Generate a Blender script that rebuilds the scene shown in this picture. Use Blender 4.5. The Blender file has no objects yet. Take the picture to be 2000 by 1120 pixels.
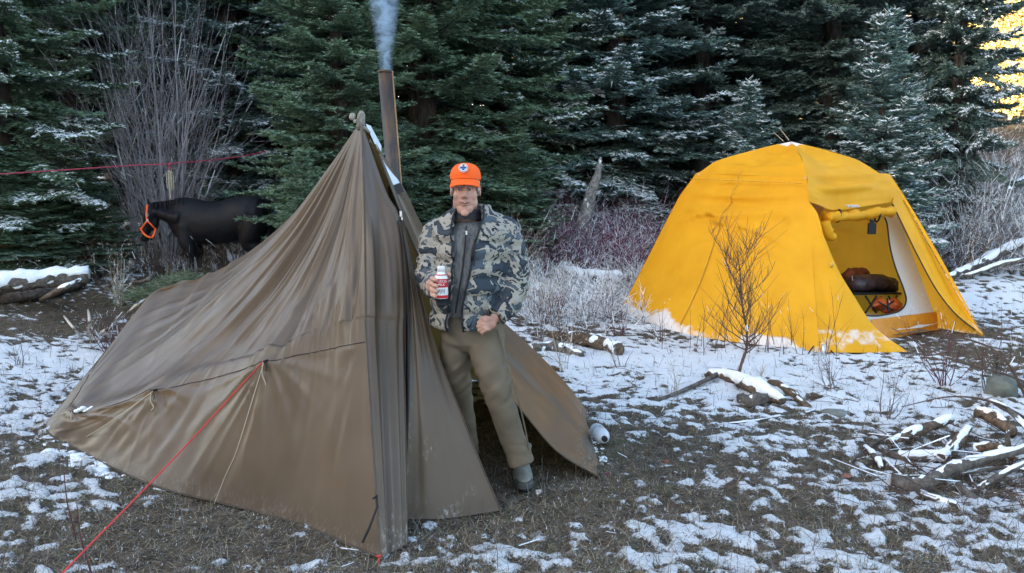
import bpy, math, random
import numpy as np
from mathutils import Vector
S = bpy.context.scene
COL = S.collection
rng = np.random.default_rng(7)
random.seed(7)

# ------------------------------------------------------------------ camera, sky, sun, exposure
CH = 1.6
FPX = 1555.6
PITCH = math.radians(6.42)
cd = bpy.data.cameras.new('camera'); cam = bpy.data.objects.new('camera', cd); COL.objects.link(cam)
cd.lens = 28.0; cd.sensor_width = 36.0; cd.clip_start = 0.05; cd.clip_end = 2000
cam.location = (0, 0, CH); cam.rotation_euler = (math.radians(90) - PITCH, 0, 0)
S.camera = cam
SUN_EL = math.radians(15)
SUN_DIR = Vector((-0.90, -0.44, 0)).normalized()          # where the sun stands (from the left, a little behind)
w = bpy.data.worlds.new('World'); S.world = w; w.use_nodes = True
wn = w.node_tree.nodes; wl = w.node_tree.links
sky = wn.new('ShaderNodeTexSky'); sky.sky_type = 'NISHITA'; sky.sun_disc = False
sky.sun_elevation = SUN_EL; sky.sun_rotation = math.atan2(SUN_DIR.x, SUN_DIR.y)
sky.air_density = 1.0; sky.dust_density = 2.5; sky.ozone_density = 1.0
wl.new(sky.outputs[0], wn['Background'].inputs[0]); wn['Background'].inputs[1].default_value = 0.15
sl = bpy.data.lights.new('sun', 'SUN'); sun = bpy.data.objects.new('sun', sl); COL.objects.link(sun)
sl.energy = 4.5; sl.angle = math.radians(0.5); sl.color = (1.0, 0.86, 0.64)
sd = Vector((SUN_DIR.x * math.cos(SUN_EL), SUN_DIR.y * math.cos(SUN_EL), math.sin(SUN_EL)))
sun.rotation_euler = sd.to_track_quat('Z', 'Y').to_euler()
S.view_settings.view_transform = 'Standard'; S.view_settings.look = 'None'
S.view_settings.gamma = 1; S.view_settings.use_curve_mapping = False
S.view_settings.exposure = 2.6
S.render.engine = 'CYCLES'
S.cycles.use_denoising = True
S.cycles.max_bounces = 6; S.cycles.volume_bounces = 1; S.cycles.transparent_max_bounces = 8
S.cycles.volume_step_rate = .25

# ------------------------------------------------------------------ numbers: noise, pixels to points, terrain
def _hash(ix, iy, iz):
    n = (ix.astype(np.int64) * 374761393 + iy.astype(np.int64) * 668265263 + iz.astype(np.int64) * 2147483647 + 1013904223) & 0xffffffff
    n = ((n ^ (n >> 13)) * 1274126177) & 0xffffffff
    n = (n ^ (n >> 16)) & 0xffffffff
    return n.astype(np.float64) / 4294967295.0 * 2 - 1
def noise3(x, y, z=0.0):
    x, y, z = np.broadcast_arrays(np.asarray(x, float), np.asarray(y, float), np.asarray(z, float))
    ix, iy, iz = np.floor(x), np.floor(y), np.floor(z)
    fx, fy, fz = x - ix, y - iy, z - iz
    sx, sy, sz = (f * f * f * (f * (f * 6 - 15) + 10) for f in (fx, fy, fz))
    r = 0
    for dx in (0, 1):
        wx = sx if dx else 1 - sx
        for dy in (0, 1):
            wy = sy if dy else 1 - sy
            for dz in (0, 1):
                wz = sz if dz else 1 - sz
                r = r + wx * wy * wz * _hash(ix + dx, iy + dy, iz + dz)
    return r
def fbm(x, y, z=0.0, o=4, g=0.5):
    r = 0; a = 1.0; t = 0
    for i in range(o):
        r = r + a * noise3(np.asarray(x) * 2 ** i + 17.3 * i, np.asarray(y) * 2 ** i - 9.1 * i, np.asarray(z) * 2 ** i); t += a; a *= g
    return r / t
def ss(a, b, x):
    t = np.clip((x - a) / (b - a), 0, 1); return t * t * (3 - 2 * t)
cp, sp = math.cos(PITCH), math.sin(PITCH)
def ray(px, py):
    a = (px - 1000) / FPX; b = (560 - py) / FPX
    return np.array([a, cp + b * sp, -sp + b * cp])
def P(px, py, Y):
    d = ray(px, py); return np.array([0, 0, CH]) + d * (Y / d[1])
def hgt(x, y):
    x = np.asarray(x, float); y = np.asarray(y, float)
    z = 0.07 * np.clip(y - 9, 0, None) ** 1.0 * ss(9, 12, y)
    z = z + 0.16 * np.clip(y - 30, 0, None) * ss(30, 45, y) + 0.25 * np.clip(y - 60, 0, None) * ss(60, 90, y)
    z = z + 0.10 * noise3(x * .3, y * .3, 3.3) * ss(6, 12, y) + 0.02 * noise3(x * 1.1, y * 1.1, 1.7)
    return z
def G(px, py, dz=0.0):
    d = ray(px, py); t = 1.0; lo, hi = 0.5, 400.0
    ts = np.concatenate([np.arange(1, 40, .02)])
    X = d[0] * ts; Y = d[1] * ts; Z = CH + d[2] * ts
    k = np.argmax(Z < hgt(X, Y) + dz)
    return np.array([X[k], Y[k], Z[k]])
def gz(x, y): return float(hgt(x, y))

# ------------------------------------------------------------------ mesh helpers
def arr(x): return np.asarray(x, dtype=float)
def mesh_np(name, V, F, smooth=False, mi=None):
    V = arr(V).reshape(-1, 3)
    me = bpy.data.meshes.new(name)
    if isinstance(F, np.ndarray):
        n, k = F.shape; flat = F.ravel().astype(np.int32); starts = (np.arange(n) * k).astype(np.int32); tot = np.full(n, k, np.int32)
    else:
        n = len(F); tot = np.array([len(f) for f in F], np.int32); flat = np.concatenate([np.asarray(f) for f in F]).astype(np.int32)
        starts = np.concatenate([[0], np.cumsum(tot)[:-1]]).astype(np.int32)
    me.vertices.add(len(V)); me.vertices.foreach_set('co', V.astype(np.float32).ravel())
    me.loops.add(len(flat)); me.loops.foreach_set('vertex_index', flat)
    me.polygons.add(n); me.polygons.foreach_set('loop_start', starts); me.polygons.foreach_set('loop_total', tot)
    if mi is not None: me.polygons.foreach_set('material_index', np.asarray(mi, np.int32))
    me.polygons.foreach_set('use_smooth', np.full(n, bool(smooth)))
    me.update(calc_edges=True); me.validate(verbose=False)
    return me
class MB:
    def __init__(s): s.V = []; s.F = []; s.M = []; s.n = 0
    def add(s, V, F, m=0):
        V = arr(V).reshape(-1, 3); s.V.append(V)
        for f in F: s.F.append([int(i) + s.n for i in f]); s.M.append(m)
        s.n += len(V); return s
    def tube(s, pts, rad, k=8, m=0, cap=True, flat=1.0, jit=0.0, seed=0):
        V, F = tube(pts, rad, k, cap, flat, jit, seed); return s.add(V, F, m)
    def box(s, c, size, m=0, rz=0.0):
        c = arr(c); h = arr(size) / 2; V = []
        for a in (-1, 1):
            for b in (-1, 1):
                for d in (-1, 1):
                    x, y, z = a * h[0], b * h[1], d * h[2]
                    V.append((c[0] + x * math.cos(rz) - y * math.sin(rz), c[1] + x * math.sin(rz) + y * math.cos(rz), c[2] + z))
        return s.add(V, [(0, 1, 3, 2), (4, 6, 7, 5), (0, 4, 5, 1), (2, 3, 7, 6), (0, 2, 6, 4), (1, 5, 7, 3)], m)
    def ell(s, c, r, n=12, m=0, rot=None):
        V, F = ellipsoid(c, r, n, rot); return s.add(V, F, m)
    def np(s): return np.concatenate(s.V), s.F, s.M
def frames(pts):
    pts = arr(pts); T = np.gradient(pts, axis=0); T /= np.linalg.norm(T, axis=1)[:, None] + 1e-12
    ref = np.array([0, 0, 1.0]) if abs(T[0][2]) < .9 else np.array([1.0, 0, 0])
    U = []; u = np.cross(T[0], ref)
    for t in T:
        u = u - t * np.dot(u, t); u /= np.linalg.norm(u) + 1e-12; U.append(u)
    U = np.array(U); return T, U, np.cross(U, T)
def tube(pts, rad, k=8, cap=True, flat=1.0, jit=0.0, seed=0):
    pts = arr(pts); n = len(pts); rad = np.broadcast_to(arr(rad), (n,))
    T, U, W = frames(pts); a = np.linspace(0, 2 * math.pi, k, endpoint=False)
    R = rad[:, None] * np.ones((n, k))
    if jit: R = R * (1 + jit * noise3(np.arange(n)[:, None] * .7 + seed * 13.1, np.cos(a)[None] * 1.5, np.sin(a)[None] * 1.5 + seed))
    V = pts[:, None] + R[..., None] * (np.cos(a)[None, :, None] * U[:, None] + flat * np.sin(a)[None, :, None] * W[:, None])
    F = [(i * k + j, i * k + (j + 1) % k, (i + 1) * k + (j + 1) % k, (i + 1) * k + j) for i in range(n - 1) for j in range(k)]
    if cap: F += [tuple(range(k))[::-1], tuple((n - 1) * k + j for j in range(k))]
    return V.reshape(-1, 3), F
def ellipsoid(c, r, n=12, rot=None):
    V = [(0, 0, 1)]; m = n; h = max(3, n // 2)
    for i in range(1, h):
        t = math.pi * i / h
        for j in range(m):
            p = 2 * math.pi * j / m; V.append((math.sin(t) * math.cos(p), math.sin(t) * math.sin(p), math.cos(t)))
    V.append((0, 0, -1)); V = arr(V) * arr(r)
    if rot is not None: V = V @ arr(rot).T
    F = [(0, 1 + j, 1 + (j + 1) % m) for j in range(m)]
    for i in range(h - 2):
        for j in range(m): F.append((1 + i * m + j, 1 + (i + 1) * m + j, 1 + (i + 1) * m + (j + 1) % m, 1 + i * m + (j + 1) % m))
    b = 1 + (h - 2) * m; e = len(V) - 1
    F += [(b + j, e, b + (j + 1) % m) for j in range(m)]
    return V + arr(c), F
def prisms(A, B, ra, rb, k=3, seed=0):
    """many tapered sticks at once; rb=0 gives cones"""
    A, B = arr(A).reshape(-1, 3), arr(B).reshape(-1, 3); n = len(A)
    ra = np.broadcast_to(arr(ra), (n,)); rb = np.broadcast_to(arr(rb), (n,))
    D = B - A; D = D / (np.linalg.norm(D, axis=1)[:, None] + 1e-9)
    ref = np.where(np.abs(D[:, 2:3]) < .9, np.array([[0, 0, 1.0]]), np.array([[1.0, 0, 0]]))
    U = np.cross(D, ref); U /= np.linalg.norm(U, axis=1)[:, None] + 1e-9; W = np.cross(U, D)
    ph = (np.arange(n) * 2.399 + seed) % (2 * math.pi)
    cone = bool(np.all(rb == 0)); a = np.arange(k) * 2 * math.pi / k
    ca = np.cos(a[None] + ph[:, None])[..., None]; sa = np.sin(a[None] + ph[:, None])[..., None]
    ring = ca * U[:, None] + sa * W[:, None]
    R0 = A[:, None] + ring * ra[:, None, None]
    if cone:
        V = np.concatenate([R0, B[:, None]], 1); s = k + 1
        f = np.array([[j, (j + 1) % k, k] for j in range(k)])
    else:
        V = np.concatenate([R0, B[:, None] + ring * rb[:, None, None]], 1); s = 2 * k
        f = np.array([[j, (j + 1) % k, k + (j + 1) % k, k + j] for j in range(k)])
    F = (f[None] + (np.arange(n) * s)[:, None, None]).reshape(-1, f.shape[1])
    return V.reshape(-1, 3), F

def props(o, label=None, cat=None, group=None, kind=None):
    for k, v in (('label', label), ('category', cat), ('group', group), ('kind', kind)):
        if v: o[k] = v
    return o
def link(name, me, mats, parent=None, loc=None, **kw):
    o = bpy.data.objects.new(name, me); COL.objects.link(o)
    for m in (mats if isinstance(mats, (list, tuple)) else [mats]):
        if m is not None: me.materials.append(m)
    if parent is not None: o.parent = parent
    if loc is not None: o.location = [float(v) for v in loc]
    return props(o, **kw)
def wpos(o):
    p = np.zeros(3)
    while o is not None: p = p + arr(o.location); o = o.parent
    return p
def obj(name, V, F, mats, parent=None, smooth=False, mi=None, **kw):
    """vertices in world coordinates; origin at the thing's base or at the parent's"""
    V = arr(V).reshape(-1, 3)
    if parent is None:
        o0 = np.array([V[:, 0].mean(), V[:, 1].mean(), V[:, 2].min()])
        return link(name, mesh_np(name, V - o0, F, smooth, mi), mats, None, o0, **kw)
    return link(name, mesh_np(name, V - wpos(parent), F, smooth, mi), mats, parent, None, **kw)
def mobj(name, mb, mats, parent=None, smooth=False, **kw):
    V, F, M = mb.np(); return obj(name, V, F, mats, parent, smooth, M, **kw)
def empty(name, loc, label=None, cat=None, group=None):
    o = bpy.data.objects.new(name, None); COL.objects.link(o); o.location = [float(v) for v in loc]; o.empty_display_size = .2
    return props(o, label, cat, group)
def copy_tree(root, loc=None, rz=None, sc=None, label=None, group=None, skip=()):
    r = root.copy(); COL.objects.link(r)
    if loc is not None: r.location = [float(v) for v in loc]
    if rz is not None: r.rotation_euler = (0, 0, rz)
    if sc is not None: r.scale = sc
    props(r, label, None, group)
    for ch in list(root.children):
        if ch.name.split('.')[0] in skip: continue
        c = ch.copy(); COL.objects.link(c); c.parent = r
        for g in list(ch.children):
            d = g.copy(); COL.objects.link(d); d.parent = c
    return r
def remesh(V, F, voxel, smooth_it=2, fac=0.6):
    me = mesh_np('tmp', V, F); o = bpy.data.objects.new('tmp', me); COL.objects.link(o)
    m = o.modifiers.new('r', 'REMESH'); m.mode = 'VOXEL'; m.voxel_size = voxel
    if smooth_it:
        q = o.modifiers.new('s', 'SMOOTH'); q.factor = fac; q.iterations = smooth_it
    dg = bpy.context.evaluated_depsgraph_get(); ev = o.evaluated_get(dg); r = ev.to_mesh()
    n = len(r.vertices); co = np.empty(n * 3, np.float32); r.vertices.foreach_get('co', co)
    no = np.empty(n * 3, np.float32); r.vertices.foreach_get('normal', no)
    nf = len(r.polygons); tot = np.empty(nf, np.int32); r.polygons.foreach_get('loop_total', tot)
    li = np.empty(len(r.loops), np.int32); r.loops.foreach_get('vertex_index', li)
    F2 = li.reshape(-1, 4) if np.all(tot == 4) else np.split(li, np.cumsum(tot)[:-1])
    ev.to_mesh_clear(); bpy.data.objects.remove(o); bpy.data.meshes.remove(me)
    return co.reshape(-1, 3).astype(float), F2, no.reshape(-1, 3).astype(float)
def cr(Pts, n):
    """catmull-rom through control points along axis 0, n samples per span"""
    Pts = arr(Pts); Q = np.concatenate([2 * Pts[:1] - Pts[1:2], Pts, 2 * Pts[-1:] - Pts[-2:-1]]); out = []
    for i in range(len(Pts) - 1):
        a, b, c, d = Q[i:i + 4]
        for j in range(n):
            t = j / n
            out.append(.5 * ((2 * b) + (c - a) * t + (2 * a - 5 * b + 4 * c - d) * t * t + (3 * b - a - 3 * c + d) * t ** 3))
    out.append(Pts[-1]); return np.array(out)
def net(cols, nu, nv):
    a = np.array([cr(c, nv) for c in cols]); return cr(a, nu)
def lin(cols, nu, nv):
    a = np.array([cr(c, nv) for c in cols]); o = []
    for i in range(len(a) - 1):
        for j in range(nu): o.append(a[i] + (a[i + 1] - a[i]) * j / nu)
    o.append(a[-1]); return np.array(o)
def gridF(nu, nv):
    i, j = np.meshgrid(np.arange(nu - 1), np.arange(nv - 1), indexing='ij'); a = (i * nv + j).ravel()
    return np.stack([a, a + nv, a + nv + 1, a + 1], 1)
def gnormal(g):
    n = np.cross(np.gradient(g, axis=0), np.gradient(g, axis=1)); return n / (np.linalg.norm(n, axis=2)[..., None] + 1e-9)
def fattr(o, name, vals):
    a = o.data.attributes.new(name, 'FLOAT', 'POINT'); a.data.foreach_set('value', np.asarray(vals, np.float32).ravel())

# ------------------------------------------------------------------ materials
class NT:
    def __init__(s, name, rough=.7, spec=.3):
        s.m = bpy.data.materials.new(name); s.m.use_nodes = True; s.t = s.m.node_tree; s.n = s.t.nodes; s.l = s.t.links
        s.b = s.n['Principled BSDF']; s.out = s.n['Material Output']
        s.b.inputs['Roughness'].default_value = rough; s.b.inputs['Specular IOR Level'].default_value = spec
        s.tc = s.n.new('ShaderNodeTexCoord')
    def obj(s): return s.tc.outputs['Object']
    def geo(s): 
        g = s.n.new('ShaderNodeNewGeometry'); return g.outputs['Position']
    def mapv(s, v, sc=(1, 1, 1)):
        m = s.n.new('ShaderNodeMapping'); m.inputs['Scale'].default_value = sc; s.l.new(v, m.inputs[0]); return m.outputs[0]
    def noise(s, v, scale, detail=3, rough=.5, dist=0):
        t = s.n.new('ShaderNodeTexNoise'); t.inputs['Scale'].default_value = scale; t.inputs['Detail'].default_value = detail
        t.inputs['Roughness'].default_value = rough; t.inputs['Distortion'].default_value = dist; s.l.new(v, t.inputs['Vector']); return t.outputs['Fac']
    def ramp(s, f, stops, const=False):
        r = s.n.new('ShaderNodeValToRGB'); e = r.color_ramp.elements
        if const: r.color_ramp.interpolation = 'CONSTANT'
        for i, (p, c) in enumerate(stops):
            c = c if isinstance(c, (tuple, list)) else (c, c, c); q = e[i] if i < 2 else e.new(p)
            q.position = p; q.color = (*c[:3], 1)
        s.l.new(f, r.inputs[0]); return r.outputs[0]
    def attr(s, name):
        a = s.n.new('ShaderNodeAttribute'); a.attribute_name = name; return a
    def math(s, op, a, b=None, clamp=False):
        m = s.n.new('ShaderNodeMath'); m.operation = op; m.use_clamp = clamp
        for i, v in enumerate((a, b)):
            if v is None: continue
            if isinstance(v, (int, float)): m.inputs[i].default_value = v
            else: s.l.new(v, m.inputs[i])
        return m.outputs[0]
    def mix(s, f, a, b, mode='MIX'):
        m = s.n.new('ShaderNodeMix'); m.data_type = 'RGBA'; m.blend_type = mode
        for i, v in ((0, f), (6, a), (7, b)):
            if isinstance(v, (int, float)): m.inputs[i].default_value = v
            elif isinstance(v, (tuple, list)): m.inputs[i].default_value = (*v[:3], 1)
            else: s.l.new(v, m.inputs[i])
        return m.outputs[2]
    def col(s, v):
        if isinstance(v, (tuple, list)): s.b.inputs['Base Color'].default_value = (*v[:3], 1)
        else: s.l.new(v, s.b.inputs['Base Color'])
        return s
    def bump(s, f, strength=.3, dist=.01):
        b = s.n.new('ShaderNodeBump'); b.inputs['Strength'].default_value = strength; b.inputs['Distance'].default_value = dist
        s.l.new(f, b.inputs['Height']); s.l.new(b.outputs[0], s.b.inputs['Normal']); return s
    def rough(s, f): s.l.new(f, s.b.inputs['Roughness']); return s
    def transl(s, colour, fac):
        t = s.n.new('ShaderNodeBsdfTranslucent')
        if isinstance(colour, (tuple, list)): t.inputs[0].default_value = (*colour, 1)
        else: s.l.new(colour, t.inputs[0])
        x = s.n.new('ShaderNodeMixShader'); x.inputs[0].default_value = fac
        s.l.new(s.b.outputs[0], x.inputs[1]); s.l.new(t.outputs[0], x.inputs[2]); s.l.new(x.outputs[0], s.out.inputs[0]); return s
def plain(name, c, rough=.7, var=.25, scale=20, spec=.3, bump=0, det=4):
    t = NT(name, rough, spec); n = t.noise(t.obj(), scale, det, .6)
    lo = tuple(v * (1 - var) for v in c); hi = tuple(min(.95, v * (1 + var)) for v in c)
    t.col(t.ramp(n, [(.3, lo), (.7, hi)]))
    if bump: t.bump(n, bump, .01)
    return t.m
def m_foliage(name, dark, light, frost=0.0):
    t = NT(name, .6, .3); n = t.noise(t.obj(), 1.3, 4, .65); n2 = t.noise(t.obj(), 18, 2)
    c = t.ramp(t.math('ADD', t.math('MULTIPLY', n, .6), t.math('MULTIPLY', n2, .4)), [(.36, dark), (.62, light)])
    if frost:
        g = t.n.new('ShaderNodeNewGeometry'); s = t.n.new('ShaderNodeSeparateXYZ'); t.l.new(g.outputs['Normal'], s.inputs[0])
        up = t.ramp(s.outputs[2], [(.25, 0), (.75, 1)]); pn = t.ramp(t.noise(t.obj(), 2.6, 4, .7), [(.42, .12), (.60, 1)])
        c = t.mix(t.math('MULTIPLY', t.math('MULTIPLY', up, pn), frost), c, (.62, .68, .70))
    t.col(c); return t.m
M = {}
M['spruce'] = m_foliage('needles_green', (.024, .052, .032), (.17, .26, .15), .22)
M['spruce_blue'] = m_foliage('needles_blue', (.024, .056, .048), (.15, .25, .21), .85)
M['spruce_dark'] = m_foliage('needles_dark', (.022, .042, .034), (.13, .19, .145), .38)
t = NT('snow', .55, .2); n = t.noise(t.obj(), 25, 4); t.col(t.ramp(n, [(.3, (.72, .745, .76)), (.7, (.85, .86, .855))])).bump(n, .4, .01); M['snow'] = t.m
t = NT('bark', .9, .1); n = t.noise(t.mapv(t.obj(), (14, 14, 3)), 1.5, 6, .7); t.col(t.ramp(n, [(.3, (.025, .02, .017)), (.55, (.09, .075, .065)), (.8, (.17, .15, .135))])).bump(n, .9, .03); M['bark'] = t.m
M['twig_grey'] = plain('twig_grey', (.15, .125, .12), .8, .45, 6)
M['twig_brown'] = plain('twig_brown', (.085, .055, .04), .8, .4, 6)
M['twig_red'] = plain('twig_red', (.10, .035, .04), .7, .4, 6)
M['twig_pale'] = plain('twig_pale', (.33, .28, .21), .8, .3, 8)
t = NT('log_wood', .85, .15); n = t.noise(t.mapv(t.obj(), (6, 6, 6)), 3, 6, .7, .6); t.col(t.ramp(n, [(.3, (.04, .032, .026)), (.5, (.11, .092, .078)), (.75, (.24, .21, .18))])).bump(n, .8, .02); M['log'] = t.m
t = NT('rotten_wood', .85, .15); n = t.noise(t.mapv(t.obj(), (9, 9, 9)), 3, 6, .7, .6); t.col(t.ramp(n, [(.3, (.035, .025, .018)), (.5, (.11, .078, .052)), (.75, (.30, .20, .125))])).bump(n, .8, .02); M['rot'] = t.m
M['cutwood'] = plain('cut_wood', (.33, .21, .12), .8, .3, 40)
M['black'] = plain('black_cloth', (.012, .012, .014), .6, .3, 60)
M['red_cord'] = plain('red_cord', (.55, .05, .04), .6, .25, 200)
M['tan_cord'] = plain('tan_cord', (.42, .36, .26), .8, .25, 200)
M['metal'] = plain('bright_metal', (.55, .56, .58), .35, .1, 30)
M['metal'].node_tree.nodes['Principled BSDF'].inputs['Metallic'].default_value = .8
# ------------------------------------------------------------------ ground
def blob(px, py, rx, ry, a):
    g = G(px, py); return (g[0], g[1], rx, ry, a)
BL = [blob(120, 710, 1.7, .9, .9), blob(60, 820, .9, .45, .7), blob(140, 905, .45, .16, .6), blob(40, 980, .5, .2, .25), blob(190, 990, .6, .2, .2), blob(60, 640, 2.4, .45, -.75), blob(200, 610, 1.6, .5, -.7),
      blob(300, 1010, 1.0, .5, -.35), blob(250, 1080, .7, .25, -.45), blob(560, 1080, .9, .4, -.3),
      blob(1250, 720, 1.7, 1.2, .55), blob(1450, 700, 1.8, .7, .45), blob(1620, 760, 1.6, .7, .35),
      blob(1260, 860, .7, .35, -.35), blob(1480, 830, 1.0, .4, -.25), blob(1440, 900, 1.2, .5, -.15), blob(1360, 960, .8, .4, -.3),
      blob(1880, 690, 1.6, .5, -.75), blob(1800, 655, 1.0, .3, -.6), blob(1960, 650, 1.4, .5, -.3), blob(1980, 580, 2.5, 1.0, .4),
      blob(1640, 1000, .8, .5, .1), blob(1330, 1035, .22, .08, .6), blob(1420, 1090, .4, .12, .2), blob(1080, 1090, .4, .10, .2), blob(1100, 1020, .8, .25, -.25), blob(900, 1060, .25, .1, .3),
      blob(1450, 1010, .7, .3, -.3), blob(1660, 900, .5, .3, -.2), blob(1850, 800, 1.0, .6, .3),
      (-.7, 4.6, .9, .7, -1.6), (-.1, 4.7, .55, .6, -1.6), (-1.7, 5.5, 1.2, .8, -1.6), (-5, 11.5, 3, 1.6, -.55), (0.0, 5.6, .6, .5, -1.0)]
def snowmask(x, y):
    m = -.02 + .30 * fbm(x * 1.3, y * 1.3, 5.1, 3) + .50 * fbm(x * 4.5, y * 6, 2.2, 3, .7) + 1.0 * fbm(x * 10, y * 12, 4.4, 2, .9) + .55 * noise3(x * 21, y * 19, 8.8) * (1 - .35 * ss(6, 12, y))
    for (bx, by, rx, ry, a) in BL: m = m + a * (.8 if a > -1.2 else 1.3) * np.exp(-((x - bx) / rx) ** 2 - ((y - by) / ry) ** 2)
    return m + .10 * ss(6, 10, y) - .45 * ss(20, 28, y) * ss(4, 12, x)
def relief(x, y):
    near = 1 - ss(10, 20, y)
    z = hgt(x, y) + near * (.022 * fbm(x * 3.1, y * 3.1, 7.7, 3) + .012 * noise3(x * 11, y * 11, 1.0))
    s = snowmask(x, y)
    return z + near * (.016 * ss(-.06, .22, s) + .006 * noise3(x * 38, y * 38, 2.0)), s
rows = [1.0]
while rows[-1] < 13: rows.append(rows[-1] * 1.0062)
while rows[-1] < 420: rows.append(rows[-1] * 1.05)
rows = np.array(rows); tt = np.linspace(-1.15, 1.15, 500)
Yg = np.repeat(rows[:, None], len(tt), 1); Xg = tt[None] * (rows[:, None] + .6)
Zg, Sg = relief(Xg, Yg)
ground = link('ground', mesh_np('ground', np.stack([Xg, Yg, Zg], 2), gridF(*Xg.shape)[:, ::-1], True), None, None, None, kind='structure')
fattr(ground, 'snow', Sg)
t = NT('ground_soil_snow', .85, .15)
pos = t.geo()
nf = t.noise(pos, 58, 5, .72); nm = t.noise(pos, 9, 5, .7); nl = t.noise(pos, 1.6, 3)
soil = t.mix(t.ramp(nm, [(.38, 0), (.62, 1)]), (.030, .021, .014), (.125, .092, .062))
soil = t.mix(t.ramp(t.noise(pos, 4, 4, .6), [(.5, 0), (.7, .7)]), soil, (.055, .062, .03))
soil = t.mix(t.ramp(t.noise(t.mapv(pos, (1, 3.2, 1)), 70, 2), [(.52, 0), (.66, .7)]), soil, (.24, .20, .14))
sa = t.attr('snow').outputs['Fac']
mk = t.math('ADD', sa, t.math('MULTIPLY', t.math('SUBTRACT', nf, .5), 1.35))
mk = t.math('ADD', mk, t.math('MULTIPLY', t.ramp(t.noise(pos, 120, 3, .7), [(.56, 0), (.70, 1)]), .22))
fac = t.ramp(mk, [(-.06, 0), (.05, .30), (.17, 1)])
snowc = t.mix(nl, (.70, .725, .745), (.84, .85, .845))
t.col(t.mix(fac, soil, snowc)); t.bump(t.math('ADD', nf, t.math('MULTIPLY', nm, .6)), .9, .03)
ground.data.materials.append(t.m)
gm2 = t.m
# level ground behind and beside the camera, and an unseen hill added to keep the low sun off the camp
mb = MB(); mb.add([(-400, -300, -.09), (400, -300, -.09), (400, 1.2, -.09), (-400, 1.2, -.09)], [(0, 1, 2, 3)])
mobj('ground_behind', mb, plain('snowy_ground', (.42, .43, .44), .9, .5, .8, det=8), kind='structure')
yy = np.linspace(-150, 14, 42); xx = np.linspace(-120, -22, 26)
X, Y = np.meshgrid(xx, yy, indexing='ij')
Z = 34 * ss(-22, -60, X) * ss(14, 4, Y) ** .5 + 2.5 * noise3(X * .12, Y * .12, 1) * ss(-22, -34, X) - .1
link('shade_ridge', mesh_np('shade_ridge', np.stack([X, Y, Z], 2), gridF(*X.shape), True), plain('shade_ridge_cover', (.04, .055, .04), .9, .6, .3, det=8), kind='structure')

# straw, dead grass and stalks lying over the ground
def region_pts(n, y0, y1, px0=-60, px1=2060, pw=1.6):
    u = rng.random(n); Y = (y0 ** (1 - pw) + u * (y1 ** (1 - pw) - y0 ** (1 - pw))) ** (1 / (1 - pw))
    px = px0 + rng.random(n) * (px1 - px0); return (px - 1000) / FPX * Y * 1.02, Y
def blades(name, n, y0, y1, lmin, lmax, lift, w, cols, thr=None, dens=None, label=None):
    x, y = region_pts(n, y0, y1)
    z, s = relief(x, y)
    keep = np.ones(n, bool)
    if thr is not None: keep &= (s < thr + .1 * rng.standard_normal(n))
    if dens is not None: keep &= (noise3(x * dens, y * dens, 9.1) > .12)
    x, y, z = x[keep], y[keep], z[keep]; n = len(x)
    a = rng.random(n) * 2 * math.pi; L = lmin + rng.random(n) * (lmax - lmin); el = np.abs(rng.normal(0, 1, n)) * lift
    d = np.stack([np.cos(a) * np.cos(el), np.sin(a) * np.cos(el), np.sin(el)], 1)
    b = np.stack([x, y, z - .003], 1); mid = b + d * (L * .55)[:, None]
    mid[:, 2] = np.maximum(mid[:, 2], relief(mid[:, 0], mid[:, 1])[0] + .002)
    tip = b + d * L[:, None]; tip[:, 2] -= L * .25 * np.sin(el); tip[:, 2] = np.maximum(tip[:, 2], relief(tip[:, 0], tip[:, 1])[0] + .002)
    side = np.stack([-np.sin(a), np.cos(a), np.zeros(n)], 1) * (w * (.6 + .8 * rng.random(n)) * (.6 + y / 8))[:, None]
    V = np.stack([b - side, b + side, mid + side * .8, mid - side * .8, tip], 1)
    q = np.arange(n) * 5
    F = np.concatenate([np.stack([q, q + 1, q + 2], 1), np.stack([q, q + 2, q + 3], 1), np.stack([q + 3, q + 2, q + 4], 1)])
    ci = rng.integers(0, len(cols), n); mi = np.tile(ci, 3)
    return link(name, mesh_np(name, V.reshape(-1, 3), F, False, mi), cols, None, None, kind='stuff', label=label)
st = [plain('straw', (.32, .255, .16), .85, .3), plain('dead_grass', (.12, .09, .06), .85, .4), plain('grey_grass', (.17, .155, .13), .85, .3)]
blades('frosted_grass', 22000, 2.8, 10, .008, .028, .6, .0011, [M['snow'], st[2]], thr=.15, label='frost coated grass blades between the snow patches')
blades('dead_grass', 85000, 2.6, 9.5, .02, .11, .25, .0012, st, thr=.22, label='flattened dead grass and straw over the bare soil')
blades('weed_stems', 9000, 3.0, 12, .04, .18, 1.2, .0012, [M['twig_brown'], st[2], st[1]], label='small dark weed stems poking up through the snow')
blades('grass', 26000, 2.6, 8.5, .02, .06, .9, .0011, [plain('green_grass', (.07, .10, .035), .8, .4), st[0]], thr=.05, dens=1.9, label='short green grass growing through the thin snow')
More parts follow.
